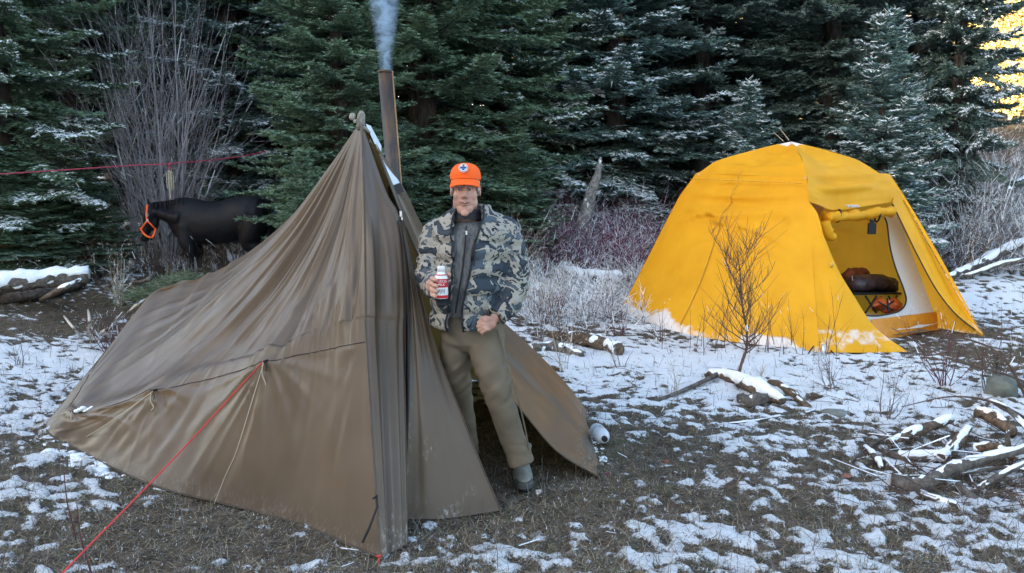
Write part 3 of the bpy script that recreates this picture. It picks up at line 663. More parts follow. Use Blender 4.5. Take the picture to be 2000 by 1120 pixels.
sheet('door_wing', [FLo, mid, FL], 12, 10, lambda u, v: .56 * ss(.70, .84, v) * (1 - .4 * ss(.9, 1, v)) + .12 * ss(.93, 1, v) - .5 * np.exp(-((u - .5) / .12) ** 2) * ss(.95, 1, v), amp=.03, seed=3)
TR = [P(1743, 398, 9.55), P(1768, 450, 9.45), P(1795, 505, 9.35), P(1828, 565, 9.25), P(1865, 612, 9.15), P(1905, 645, 9.1)]
TRo = [P(1750, 365, 9.78), P(1777, 420, 9.68), P(1806, 480, 9.55), P(1838, 545, 9.42), P(1872, 600, 9.3), BRc + (0, 0, .02)]
sheet('door_wing', [TR, TRo], 10, 10, lambda u, v: .55 * ss(.78, .9, v) * ss(.3, .7, u), amp=.012, seed=4, catm=False)
TRo = [onE(ER, p, .004) for p in TRo[:-1]] + [TRo[-1]]
mb = MB(); mb.tube(cr(TR, 6) + (-.004, -.01, 0), .008, 5); mobj('wing_trim', mb, M['black'], ytent)
TP0 = [SF, P(1620, 337, 9.1), P(1680, 335, 9.45), SR]; TP1 = [P(1580, 395, 8.73), P(1630, 410, 9.0), P(1690, 403, 9.35), P(1748, 392, 9.62)]
TP0 = [p + np.array([0, 0, -.03]) for p in TP0]; TP1[0] = onE(EF, TP1[0], .004); TP1[3] = onE(ER, TP1[3], .006)
TPm = [(a + b) / 2 + np.array([-.03, -.05, 0]) for a, b in zip(TP0, TP1)]
sheet('valance', [TP0, TPm, TP1], 12, 12, lambda u, v: 0 * u, amp=.06, seed=5)
# right wall edge between SR and the wing: closes to ER
sheet('door_wing', [TRo, [SR + (0, 0, -.02)] + [ER[i] for i in (1, 2, 3, 4)] + [BRc]], 4, 8, None, amp=.0, catm=False)
# recessed inner front wall
W1 = G(1700, 668); W2 = G(1880, 636); wd_ = (W2 - W1); wd_[2] = 0; wd_ /= np.linalg.norm(wd_); back = np.array([-wd_[1], wd_[0], 0]);
if back[1] < 0: back = -back
TOPP = P(1690, 395, 9.62)
nI = np.cross(wd_, TOPP - W1); nI /= np.linalg.norm(nI)
def I(px, py, off=0.0):
    d_ = ray(px, py); o_ = np.array([0, 0, CH]); t_ = ((W1 + back * off - o_) @ nI) / (d_ @ nI); return o_ + d_ * t_
white = NT('white_tent_cloth', .8, .2); white.col((.62, .62, .60)).transl((.8, .72, .6), .2); M['white'] = white.m
op = [(1590, 430), (1600, 470), (1612, 512), (1632, 560), (1662, 604), (1700, 617), (1740, 613), (1762, 604), (1770, 586), (1764, 562), (1748, 520), (1738, 480), (1733, 440), (1728, 425)]
ot = [(1582, 400), (1590, 470), (1600, 512), (1616, 570), (1645, 625), (1700, 650), (1740, 646), (1800, 640), (1850, 626), (1850, 592), (1815, 530), (1790, 480), (1765, 425), (1740, 400)]
Vi = [I(*p) for p in op] + [I(*p) for p in ot]; n_ = len(op)
mb = MB(); mb.add(Vi, [(j, j + 1, n_ + j + 1, n_ + j) for j in range(n_ - 1)]); mobj('inner_wall', mb, M['white'], ytent, True)
mb = MB(); mb.tube(cr([I(*p, -.01) for p in op], 4), .009, 6); mobj('door_edge_trim', mb, M['black'], ytent)
bz = [I(x, y, -.04) for x, y in ((1702, 624), (1740, 620), (1790, 614), (1845, 607), (1880, 605))]; bb = [G(1712, 672), G(1745, 661), G(1795, 651), G(1850, 641), G(1905, 640)]
g = lin([[a, (a + b) / 2 + (0, -.01, 0), b] for a, b in zip(bz, bb)], 8, 6); g[..., 1] += .012 * noise3(np.arange(g.shape[0])[:, None] * .5, np.arange(g.shape[1])[None] * .2, 3)
orange = plain('orange_band', (.55, .20, .012), .6, .15, 8); o = obj('sill_band', g, gridF(*g.shape[:2]), orange, ytent, True)
# rolled door with straps
rb = cr([P(1614, 424, 8.95), P(1640, 424, 9.05), P(1690, 420, 9.3), P(1742, 412, 9.5)], 8); rr_ = .055 + .008 * np.sin(np.arange(len(rb)) * 1.1)
mb = MB(); mb.tube(rb, rr_, 12, jit=.5, seed=2); mb.tube(cr([P(1612, 432, 8.93), P(1618, 458, 8.95), P(1632, 462, 8.98)], 4), [.06] * 5 + [.05] * 3 + [.02], 9, jit=.3)
o = mobj('rolled_door', mb, M['yellow'], ytent, True); fattr(o, 'snow', np.zeros(len(o.data.vertices)))
for px_ in (1637, 1714):
    c_ = P(px_, 422, 9.05 if px_ < 1700 else 9.42); mb = MB(); a_ = np.linspace(0, 2 * math.pi, 15); mb.tube([c_ + (.01 * math.sin(q), -.065 * math.cos(q), .07 * math.sin(q)) for q in a_], .012, 5); mobj('strap', mb, M['black'], o)
mb = MB(); mb.box(P(1703, 447, 9.35), (.09, .03, .13)); mb.box(P(1703, 436, 9.35), (.05, .02, .08)); mobj('lantern_hook', mb, M['black'], ytent)
# vents, patches, label, zip arch at the hem, pole tip, feeler rods
mb = MB(); c_ = P(1624, 517, 8.38); mb.tube([c_ + (-.004, -.012, .0), c_ + (.004, -.022, 0)], [.035, .03], 14); mobj('round_patch', mb, plain('patch', (.62, .33, .05), .6), ytent, True)
mb = MB(); q0 = lw[6, 8]; 
for i in range(8): mb.ell(P(1655 + i * 3, 402 + (i % 2) * 2, 9.0 + .02 * i - .1), (.02, .01, .012), 7)
mobj('maker_patch', mb, plain('pale_patch', (.55, .50, .48), .7), ytent)
mb = MB(); hp = G(1604, 697); mb.tube([hp + (0, -.05, -.02), hp + (0.0, -.05, .13)], .02, 10); mobj('pole_foot', mb, M['metal'], ytent, True)
mb = MB(); mb.tube(cr([G(1576, 696) + (0, .0, 0), P(1588, 678, 8.03), P(1602, 669, 8.03), P(1618, 680, 8.03), G(1634, 699) + (0, .0, 0)], 6), .008, 6); mobj('vent_trim', mb, M['black'], ytent)
mb = MB(); mb.tube([P(1510, 258, 10.1), P(1530, 276, 10.1)], [.003, .006], 5); mb.tube([P(1522, 250, 10.2), P(1541, 274, 10.1)], [.003, .006], 5); mobj('pole_tip', mb, M['tan_cord'], ytent)
# inner cloth wall at the back
ib = [I(1560, 395, 1.05), I(1752, 395, 1.0)]; ig = lin([[ib[0] + (0, 0, 0), ib[0] + back * .5 + (0, 0, -1.9)], [ib[1], ib[1] + back * .5 + (0, 0, -1.9)]], 10, 10); tanc = plain('tan_inner_cloth', (.60, .38, .30), .8, .12, 4); obj('inner_back_wall', ig, gridF(*ig.shape[:2]), tanc, ytent, True)
# interior: cot, sleeping bag, bedding, orange sack; floor sheet
fl_ = MB(); fl_.add([BLc * .7 + cen * .3 + (0, 0, .02), BFc * .75 + cen * .25 + (0, 0, .02), BRc * .75 + cen * .25 + (0, 0, .02), BBc * .7 + cen * .3 + (0, 0, .02)], [(0, 1, 2, 3)]); mobj('floor_sheet', fl_, plain('tan_floor', (.16, .11, .07), .8), ytent)
cot = empty('camp_cot', (4.4, 10.2, gz(4.4, 10.2)), 'low camp cot with black frame inside the yellow tent', 'cot')
A_ = I(1668, 574, .35); B_ = I(1768, 572, .35); Cb = A_ + back * .9; Db = B_ + back * .9
mb = MB(); mb.add([A_ + (0, 0, -.02), B_ + (0, 0, -.02), Db, Cb, A_, B_, Db + (0, 0, .02), Cb + (0, 0, .02)], [(0, 1, 2, 3), (4, 5, 6, 7), (0, 1, 5, 4), (1, 2, 6, 5), (2, 3, 7, 6), (3, 0, 4, 7)]); mobj('cot_bed', mb, M['black'], cot)
for a0, b0 in (((1690, 578), (1712, 612)), ((1712, 578), (1690, 612)), ((1735, 578), (1752, 610)), ((1752, 578), (1735, 610))):
    mb = MB(); mb.tube([I(*a0, .36), I(*b0, .36)], .012, 6); mobj('leg', mb, M['black'], cot)
qm = NT('quilted_nylon', .45, .4); n = qm.noise(qm.obj(), 14, 3); qm.col(qm.ramp(n, [(.3, (.020, .014, .016)), (.7, (.06, .04, .045))])); M['quilt'] = qm.m
V, F = tube(cr([I(1660, 555, .5), I(1690, 553, .5), I(1720, 552, .5), I(1742, 560, .5)], 8), [.05] + [.13, .15, .16, .15, .16, .15, .16, .15, .16, .15, .16, .15, .16, .15, .16, .15, .16, .15, .16, .15, .16, .14, .13, .04], 14, flat=.65, jit=.2)
obj('sleeping_bag', V, F, M['quilt'], None, True, label='dark quilted sleeping bag heaped on the cot inside the yellow tent', cat='sleeping bag')
V, F = tube(cr([I(1650, 540, .8), I(1670, 535, .8), I(1697, 537, .8)], 8), [.05, .08, .1, .11, .1, .11, .1, .12, .1, .11, .12, .1, .1, .09, .07, .05, .03], 12, flat=.7, jit=.5)
obj('blanket', V, F, plain('rust_blanket', (.16, .045, .02), .8, .4, 12), None, True, label='rust brown blanket crumpled behind the sleeping bag', cat='blanket')
sack = empty('orange_sack', I(1733, 612, .25), 'orange gear bag with black straps under the cot', 'bag')
V, F = ellipsoid(I(1730, 598, .30), (.20, .12, .075), 20); V = V + (.05 * noise3(V[:, 0] * 9, V[:, 1] * 9, V[:, 2] * 12) + .02 * noise3(V[:, 0] * 30, V[:, 1] * 30, V[:, 2] * 30))[:, None]; obj('bag_body', V, F, plain('orange_nylon', (.50, .10, .02), .6), sack, True)
for q in ((1715, 590, 1745, 606), (1745, 588, 1722, 606), (1733, 583, 1735, 609)):
    mb = MB(); mb.tube([I(q[0], q[1], .17), I(q[2], q[3], .16)], .010, 5); mobj('strap', mb, M['black'], sack)
# ------------------------------------------------------------------ conifers
def spruce_mesh(seed, H, R, z0, detail=1.0, zdet=7.5, dens=1.0, twr=.016):
    """trunk, wood, needles, snow arrays for one conifer"""
    r = np.random.default_rng(seed); NA, NB, NR = [], [], []; SA, SB, SR_ = [], [], []; WA, WB, Wa, Wb = [], [], [], []
    z = z0; step = .26 / dens
    while z < H - .1:
        coarse = 1.0 if z < zdet else 2.1
        f = (H - z) / (H - z0); L0 = R * (f ** .75) * (0.62 + .38 * ss(0, .18, (z - z0) / (H - z0)))
        nb = max(4, int((5 + 4 * f) * (1 if coarse == 1 else .8)))
        a0 = r.random() * 6.28
        for b in range(nb):
            L = max(.12, L0 * (.72 + .45 * r.random()))
            az = a0 + b * 6.283 / nb + r.normal(0, .22); up = .12 + .45 * (1 - f) - .42 * f * r.random()
            n = max(4, int(L / .16)); s = np.linspace(0, 1, n)
            hor = L * s; zz = z + r.normal(0, .06) + L * (up * s - (.28 + .22 * r.random()) * s ** 2 * f + .22 * s ** 4)
            bend = r.normal(0, .15) * s ** 2 * L
            c, sn = math.cos(az), math.sin(az)
            pts = np.stack([c * hor - sn * bend, sn * hor + c * bend, zz], 1)
            WA.append(pts[:-1]); WB.append(pts[1:]); rad = .012 * (.4 + L) * (1 - s * .85); Wa.append(rad[:-1]); Wb.append(rad[1:])
            sp = .085 * coarse / detail
            m = max(3, int(L / sp)); t_ = np.linspace(.18 if L > .6 else .05, 1, m); idx = t_ * (n - 1); i0 = np.clip(idx.astype(int), 0, n - 2); fr = (idx - i0)[:, None]
            bp_ = pts[i0] * (1 - fr) + pts[i0 + 1] * fr; T = pts[i0 + 1] - pts[i0]; T /= np.linalg.norm(T, axis=1)[:, None] + 1e-9
            S_ = np.stack([-T[:, 1], T[:, 0], 0 * T[:, 0]], 1); S_ /= np.linalg.norm(S_, axis=1)[:, None] + 1e-9
            snowb = max(0, r.normal(.35, .5))
            for sg in (-1, 1, 0):
                lf = (np.minimum(.52, .42 * L) * (1.08 - t_) * (.6 + .6 * r.random(m)) + .09 * coarse)
                D = T * (.65 if sg else .9) + S_ * sg * .85 + np.array([0, 0, .10 if sg else .30]) + r.normal(0, .13, (m, 3)); D[:, 2] -= .16 * (sg != 0)
                D /= np.linalg.norm(D, axis=1)[:, None]
                if sg == 0: lf = lf * .4
                tip = bp_ + D * lf[:, None]
                NA.append(bp_); NB.append(tip); NR.append(np.full(m, twr * .9 * coarse))
                q = max(2, int(.5 / (.062 * coarse) * (1 if sg else .5)) )
                for w_ in np.linspace(.12, .97, q):
                    ok = (lf * (1 / q)) > .0
                    c0 = bp_ + D * (lf * w_)[:, None]
                    S2 = np.cross(D, np.array([0, 0, 1.0])); S2 /= np.linalg.norm(S2, axis=1)[:, None] + 1e-9
                    for k_ in ((-1, 1) if coarse == 1 else (r.choice((-1, 1)),)):
                        D2 = D * .8 + S2 * k_ * .75 + r.normal(0, .22, (m, 3)) + np.array([0, 0, .10]); D2 /= np.linalg.norm(D2, axis=1)[:, None]
                        l2 = (.055 + .10 * (1 - w_)) * coarse * (.7 + .6 * r.random(m))
                        kp = r.random(m) < (.9 if lf.mean() > .2 else .6)
                        e = c0 + D2 * l2[:, None]
                        NA.append(c0[kp]); NB.append(e[kp]); NR.append(np.full(kp.sum(), twr * coarse))
                        sk = kp & (r.random(m) < .55 * snowb) & (t_ > .45)
                        if sk.any():
                            SA.append(c0[sk] + (0, 0, .013 * coarse)); SB.append(e[sk] + (0, 0, .010 * coarse)); SR_.append(np.full(sk.sum(), twr * 1.25 * coarse))
        z += step * (1 if coarse == 1 else 1.6) * (.8 + .4 * r.random())
    # leader
    for k_ in range(14):
        a_ = r.random() * 6.28; zz = H - .35 * r.random(); c0 = np.array([[0, 0, zz]]); e = c0 + np.array([[.10 * math.cos(a_), .10 * math.sin(a_), .10]])
        NA.append(c0); NB.append(e); NR.append(np.array([twr])); SA.append(c0 + (0, 0, .01)); SB.append(e + (0, 0, .012)); SR_.append(np.array([twr * .7]))
    cat = lambda L_: np.concatenate(L_)
    n = prisms(cat(NA), cat(NB), cat(NR), 0.0, 3, seed); s_ = prisms(cat(SA), cat(SB), cat(SR_), 0.0, 3, seed) 
    w_ = prisms(cat(WA), cat(WB), cat(Wa), cat(Wb), 4, 0)
    rt = .016 * H + .02; kz = np.linspace(-.4, H, 14)
    tr = tube(np.stack([.03 * np.sin(kz + seed), .03 * np.cos(kz * 1.3 + seed), kz], 1), rt * (1 - (kz + .4) / (H + .6)) + .008, 10, True, jit=.12, seed=seed)
    return tr, w_, n, s_
def spruce_proto(seed, H, R, z0, mat, **kw):
    tr, w_, n, s_ = spruce_mesh(seed, H, R, z0, **kw)
    return dict(trunk=mesh_np('trunk', tr[0], tr[1], True), branches=mesh_np('branches', *w_), foliage=mesh_np('foliage', *n), snow_cover=mesh_np('snow_cover', *s_), mat=mat, H=H, R=R)
def plant(pr, x, y, H, R, label, snow=True, mat=None, rz=None, group='conifers around the camp', cat='conifer', name='spruce_tree'):
    s = np.array([R / pr['R'], R / pr['R'], H / pr['H']])
    r = empty(name, (x, y, gz(x, y)), label, cat, group); r.scale = s; r.rotation_euler = (0, 0, rz if rz is not None else rng.random() * 6.28)
    for p in ('trunk', 'branches', 'foliage', 'snow_cover'):
        if p == 'snow_cover' and not snow: continue
        o = bpy.data.objects.new(p, pr[p]); COL.objects.link(o); o.parent = r
        m = {'trunk': M['bark'], 'branches': M['bark'], 'foliage': mat or pr['mat'], 'snow_cover': M['snow']}[p]
        if not pr[p].materials: pr[p].materials.append(m)
        o.material_slots[0].link = 'OBJECT'; o.material_slots[0].material = m
        if p in ('foliage', 'snow_cover', 'branches'): o['kind'] = 'stuff'
    return r
PA = spruce_proto(11, 12.5, 2.4, 1.0, M['spruce'])
PB = spruce_proto(12, 12.0, 2.1, .5, M['spruce_blue'])
PC = spruce_proto(13, 11.0, 2.0, 1.8, M['spruce_dark'], dens=.85)
PY = spruce_proto(14, 4.4, 1.1, .15, M['spruce_blue'], detail=1.15, dens=1.35, twr=.013)
def xy(px, Y): return (px - 1000) / FPX * Y, Y
trees = [
 (PA, 826, 14.0, 14, 3.0, False, 'spruce', 'big green spruce with bare trunk directly behind the man and stovepipe'),
 (PB, 668, 11.6, 8.5, 1.55, False, 'spruce', 'green spruce right behind the peak and back edge of the brown shelter'),
 (PB, 462, 17.6, 14, 2.6, True, 'spruce_blue', 'snow flecked spruce directly behind the black horse'),
 (PA, 20, 12.5, 11, 2.0, True, 'spruce', 'spruce with snowy branch tips at the far left frame edge'),
 (PC, 165, 16.5, 13, 2.7, False, 'spruce', 'dark green spruce behind the left half of the bare grey shrub'),
 (PA, 300, 18.0, 14, 2.6, False, 'spruce_dark', 'dark spruce hidden behind the bare grey stems'),
 (PA, 985, 16.0, 13, 2.4, True, 'spruce', 'green spruce just behind the man on the orange cap side'),
 (PB, 1195, 17.0, 14, 2.7, True, 'spruce_blue', 'tall snowy spruce midway between the man and the yellow tent'),
 (PB, 1075, 20.0, 15, 2.4, True, 'spruce_blue', 'bluish snowy spruce set back in the gap beside the orange cap side spruce'),
 (PC, 1365, 18.0, 14, 2.6, False, 'spruce_dark', 'dark snowless spruce above the left shoulder of the yellow tent'),
 (PC, 1610, 17.0, 14, 2.3, False, 'spruce_dark', 'dark spruce with a visible straight trunk behind the yellow tent'),
 (PB, 1852, 15.0, 13, 1.25, True, 'spruce_dark', 'big dark spruce with snow pads beside the sunlit gap'),
 (PA, 1525, 20.5, 15, 2.2, True, 'spruce_blue', 'frosted spruce behind the yellow tent peak with gold light beside it'),
 (PB, 1285, 22.0, 15, 2.5, False, 'spruce_dark', 'dark spruce deep behind the tall snowy spruce'),
 (PC, 745, 19.0, 15, 2.6, True, 'spruce', 'spruce seen through the smoke above the stovepipe'),
 (PA, 385, 20.0, 15, 2.5, True, 'spruce_blue', 'snowy spruce rising above the horse behind the bare stems'),
 (PC, 232, 23.0, 16, 2.8, False, 'spruce_dark', 'dark spruce farthest back behind the bare grey shrub'),
 (PB, 1130, 25.0, 16, 2.8, True, 'spruce_dark', 'dark spruce filling the gap behind the two bluish snowy spruces'),
 (PA, 1450, 24.0, 16, 2.7, False, 'spruce_dark', 'dark spruce behind the small snowy fir at the tent roof'),
 (PC, 1770, 21.0, 15, 2.6, True, 'spruce_dark', 'dark spruce behind the snowy young fir by the tent'),
 (PA, 905, 21.5, 15, 2.7, False, 'spruce_dark', 'dark spruce behind the big green spruce and the man'),
 (PB, 70, 19.0, 15, 2.6, False, 'spruce_dark', 'dark spruce behind the snowy edge spruce at far left'),
 (PC, 545, 18.5, 15, 2.6, False, 'spruce', 'spruce behind the green spruce over the shelter back edge'),
 (PA, 1690, 26.0, 16, 2.6, False, 'spruce_dark', 'dark spruce far behind the right shoulder of the yellow tent'),
 (PB, 640, 24.0, 16, 2.8, False, 'spruce_dark', 'dark spruce farthest back left of the smoke'),
]
for i, (pr, px, Y, H, R, sn, mt, lb) in enumerate(trees):
    x, y = xy(px, Y); plant(pr, x, y, H, R, lb, sn, M[mt], rz=i * 1.9)
x, y = xy(1712, 13.0); zt = P(1712, 18, 13.0)[2]; plant(PY, x, y, zt - gz(x, y), 1.15, 'young snow covered fir standing behind the yellow tent door', True, M['spruce_blue'], 1.0, 'young conifers', 'young fir', 'young_fir')
x, y = xy(1452, 14.5); zt = P(1452, 155, 14.5)[2]; plant(PY, x, y, zt - gz(x, y), 1.0, 'small snowy fir peeking over the yellow tent roof', True, M['spruce_blue'], 2.6, 'young conifers', 'young fir', 'young_fir')
for px, Y, H, R, lb, sn in ((55, 12.2, 2.0, 1.0, 'low green fir above the snowy log', False), (165, 13.0, 1.8, .9, 'low green fir between the log and the bare grey shrub', False),
                        (596, 10.2, 2.2, .62, 'low bushy fir touching the back edge of the brown shelter', False), (790, 12.2, 2.1, .8, 'low fir branches beside the stovepipe base', False), (1010, 13.3, 2.4, 1.0, 'low olive green fir beside the man shoulder', False)):
    x, y = xy(px, Y); plant(PY, x, y, H, R, lb, sn, M['spruce'], rng.random() * 6, 'young conifers', 'young fir', 'young_fir')
# the wood beyond, one mass (coarse trees)
tr, w_, n, s_ = spruce_mesh(21, 16, 3.0, .5, detail=.5, zdet=0, dens=.45, twr=.030)
VV, FF, o_ = [], [], 0; k = 0
tv, tf = prisms(np.array([[0, 0, 0.0]]), np.array([[0, 0, 15.5]]), .28, .03, 6)
for i in range(46):
    px = rng.uniform(-500, 2500); Y = rng.uniform(27, 44)
    if px > 1560 and px < 2140 and Y > 25: 
        if rng.random() < .6 or px > 1850: continue
    if 1420 < px < 1580: continue
    x, y = xy(px, Y); a_ = rng.random() * 6.28; s = rng.uniform(.85, 1.15); c_, q_ = math.cos(a_) * s, math.sin(a_) * s
    for V0, F0 in ((n[0], n[1]),):
        V1 = np.stack([V0[:, 0] * c_ - V0[:, 1] * q_ + x, V0[:, 0] * q_ + V0[:, 1] * c_ + y, V0[:, 2] * s + gz(x, y)], 1)
        VV.append(V1); FF.append(F0 + o_); o_ += len(V0)
V = np.concatenate(VV); F = np.concatenate(FF); link('far_wood', mesh_np('far_wood', V, F), M['spruce_dark'], None, None, kind='stuff', label='dark conifer wood closing off the view behind the camp')
print('far wood tris', len(F), 'protos', [len(p['foliage'].polygons) + len(p['snow_cover'].polygons) for p in (PA, PB, PC, PY)])
# side groves out to the left and right, copies of the same trees
# ------------------------------------------------------------------ sunlit aspens and larches in the gap at the right
def grow(r, base, n, H, spread, lv=2, r0=.008, kids=5, wob=.10, upb=.0, seg=6, tilt0=0.0):
    A, B, Ra, Rb = [], [], [], []
    def stem(p, d, L, rad, l):
        pts = [p]; q = p.copy(); dd = d.copy()
        for i in range(seg):
            dd = dd + r.normal(0, wob, 3) + np.array([0, 0, upb]); dd /= np.linalg.norm(dd); q = q + dd * L / seg; pts.append(q)
        pts = np.array(pts); rr = rad * (1 - .8 * np.linspace(0, 1, seg + 1)); A.append(pts[:-1]); B.append(pts[1:]); Ra.append(rr[:-1]); Rb.append(rr[1:])
        if l > 0:
            for k_ in range(r.integers(max(1, kids - 2), kids + 2)):
                j = r.integers(1, seg); D_ = pts[j + 1] - pts[j]; D_ /= np.linalg.norm(D_); s_ = np.cross(D_, r.normal(0, 1, 3)); s_ /= np.linalg.norm(s_) + 1e-9
                an = r.uniform(.35, .8); nd = D_ * math.cos(an) + s_ * math.sin(an); stem(pts[j], nd, L * r.uniform(.3, .55), rr[j] * .6, l - 1)
    for i in range(n):
        a_ = r.random() * 6.28; t_ = tilt0 + abs(r.normal(0, spread)); d = np.array([math.cos(a_) * math.sin(t_), math.sin(a_) * math.sin(t_), math.cos(t_)])
        off = np.array([math.cos(a_), math.sin(a_), 0]) * r.random() * .05 * (1 + spread)
        stem(arr(base) + off + np.array([0, 0, -.03]), d, H * r.uniform(.55, 1.0), r0 * r.uniform(.6, 1.2), lv)
    return [np.concatenate(q) for q in (A, B, Ra, Rb)]
def twigs(name, parts, mat, snow=0.0, label=None, cat=None, group=None, kind=None, thick=1.0, k=3, seed=0, parent=None):
    A, B, Ra, Rb = [np.concatenate([p[i] for p in parts]) for i in range(4)]
    V, F = prisms(A, B, Ra * thick, Rb * thick, k); mi = np.zeros(len(F), int)
    if snow > 0:
        d = B - A; L = np.linalg.norm(d, axis=1); hz = 1 - np.abs(d[:, 2]) / (L + 1e-9); pr = np.random.default_rng(seed).random(len(A)) < snow * (.25 + hz)
        o_ = np.array([0, 0, 1.0]) * (Ra * thick * .9)[:, None]
        V2, F2 = prisms((A + o_)[pr], (B + o_)[pr], (Ra * thick * 1.1 + .0010)[pr], (Rb * thick * 1.0 + .001)[pr], k)
        F = np.concatenate([F, F2 + len(V)]); V = np.concatenate([V, V2]); mi = np.concatenate([mi, np.ones(len(F2), int)])
    return obj(name, V, F, [mat, M['snow']], parent, False, mi, label=label, cat=cat, group=group, kind=kind)
gold = m_foliage('gold_leaves', (.60, .46, .17), (.85, .72, .36)); pale = plain('pale_bark', (.55, .50, .42), .8, .3, 3)
asp = [(1990, 46, 14, 'sunlit pale aspen trunk at the right frame edge in the gold gap'), (1955, 52, 15, 'thin gold aspen just inside the bright gap beside the big dark spruce'), (2060, 50, 15, 'gold aspen past the right edge'), (1560, 50, 14, 'gold aspen glimpsed behind the yellow tent peak'),
       (1472, 52, 14, 'gold aspen glimpsed above the small snowy fir'), (1920, 60, 17, 'gold aspen farthest back in the bright gap'), (2010, 64, 17, 'gold aspen high on the slope in the bright gap'), (1045, 55, 15, 'gold aspen glimpsed above the man cap side spruces'), (1515, 58, 16, 'gold aspen deep between dark spruces behind the tent roof')]
gr = np.random.default_rng(5); asp += [(px_, Y_, 15, lb_) for px_, Y_, lb_ in ((1935, 70, 'gold aspen highest on the far slope in the gap'), (1975, 58, 'gold aspen between the bright trunk and the gap edge'), (2030, 56, 'gold aspen cut by the right frame edge'), (1900, 75, 'gold aspen half hidden by the big dark spruce'), (2080, 66, 'gold aspen outside the right frame edge on the far slope'), (1545, 66, 'gold aspen far up the slope behind the tent peak'), (1440, 70, 'gold aspen far up the slope over the small snowy fir'))]
gg = grow(gr, (0, 0, 0), 1, 12, .02, 3, .13, 16, .04, .03, 10)
lp = np.concatenate([gg[1][gg[2] < .06], (gg[0][gg[2] < .06])]); lp = np.repeat(lp, 6, 0) + gr.normal(0, .22, (len(lp) * 6, 3)); ld = gr.normal(0, .09, lp.shape)
ln = prisms(lp, lp + ld, .05, 0.0, 3); am = mesh_np('trunk', *prisms(gg[0], gg[1], gg[2], gg[3], 6)); lm = mesh_np('foliage', *ln)
am.materials.append(pale); lm.materials.append(gold)
for i, (px, Y, H, lb) in enumerate(asp):
    x, y = xy(px, Y); a_ = empty('aspen_tree', (x, y, gz(x, y)), lb, 'aspen', 'sunlit aspens beyond the wood'); a_.scale = (H / 12,) * 3; a_.rotation_euler = (0, 0, i * 2.1)
    for nm, me in (('trunk', am), ('foliage', lm)):
        o = bpy.data.objects.new(nm, me); COL.objects.link(o); o.parent = a_; o['kind'] = 'stuff' if nm == 'foliage' else ''
        if nm == 'trunk': del o['kind']
# ------------------------------------------------------------------ bare shrubs and brush
r = np.random.default_rng(3)
def shrub(px, Y, n, H, spread, mat, snow, label, lv=2, r0=.006, kids=4, name='bare_shrub', cat='shrub', wob=.09, upb=.02, group=None, base=None, thick=1.0, lean=None):
    b = arr(base) if base is not None else np.array([*xy(px, Y), 0]); b[2] = gz(b[0], b[1])
    return twigs(name, [grow(r, b, n, H, spread, lv, r0, kids, wob, upb)], M[mat], snow, label, cat, group, thick=thick)
t_ = [grow(r, np.array([*xy(330, 13.8), gz(*xy(330, 13.8))]), 34, 5.2, .20, 2, .017, 5, .05, .04, 9), grow(r, np.array([*xy(300, 13.9), gz(*xy(300, 13.9))]), 16, 4.3, .42, 2, .014, 5, .07, .06, 8),
      grow(r, np.array([*xy(270, 13.8), gz(*xy(270, 13.8))]), 10, 4.5, .22, 2, .015, 5, .06, .03, 8)]
twigs('bare_willow', t_, plain('grey_stems', (.30, .27, .28), .8, .35, 5), .06, 'tall many stemmed bare grey shrub behind the horse head', 'shrub')
shrub(1440, 7.0, 3, .001, .1, 'twig_brown', 0, 'x') if False else None
sb = G(1438, 738); A_ = cr([sb + (0, 0, -.05), P(1452, 700, sb[1]), P(1460, 660, sb[1]), P(1450, 600, sb[1]), P(1446, 540, sb[1]), P(1440, 490, sb[1])], 5)
rad = np.linspace(.019, .004, len(A_)); parts = [[A_[:-1], A_[1:], rad[:-1], rad[1:]]]
for j in range(6, len(A_) - 1, 1):
    for sd_ in (-1, 1):
        if r.random() < .22: continue
        a_ = r.uniform(.45, 1.25); d = np.array([sd_ * math.sin(a_), r.normal(0, .4), math.cos(a_)]); d /= np.linalg.norm(d); L = r.uniform(.15, .62) * (1.15 - j / len(A_) * .5); pts = [A_[j]]; q = A_[j].copy()
        for i in range(6): d = d + np.array([0, 0, .20]) + r.normal(0, .10, 3); d /= np.linalg.norm(d); q = q + d * L / 6; pts.append(q)
        pts = np.array(pts); rr = np.linspace(rad[j] * .5, .0018, 7); parts.append([pts[:-1], pts[1:], rr[:-1], rr[1:]])
        for i in range(1, 6):
            for z_ in range(2): e = pts[i] + (np.array([r.normal(0, .45), r.normal(0, .3), 1]) * r.uniform(.06, .24)); parts.append([pts[i][None], e[None], np.array([.0024]), np.array([.0011])])
twigs('bare_sapling', parts, plain('sapling_bark', (.10, .06, .045), .8, .4, 12), .02, 'bare dark sapling with upright twigs standing in front of the yellow tent', 'sapling')
# upright stalks in front of the yellow tent
for i, px in enumerate((1343, 1352, 1372, 1380, 1395, 1403, 1412, 1420, 1468, 1476, 1484, 1492, 1503, 1512, 1520, 1531, 1540, 1549, 1558, 1566, 1575, 1603, 1612, 1634, 1300, 1660)):
    base = G(px, 690 + r.integers(-12, 14)); shrub(0, 0, 1, .40 + .45 * r.random(), .10, 'twig_brown' if i % 3 else 'twig_red', .03, f'thin upright dry stalk standing before the yellow tent hem', 1, .0048, 4, 'dry_stalks', 'stalks', .05, .03, 'dry stalks along the yellow tent hem', base)
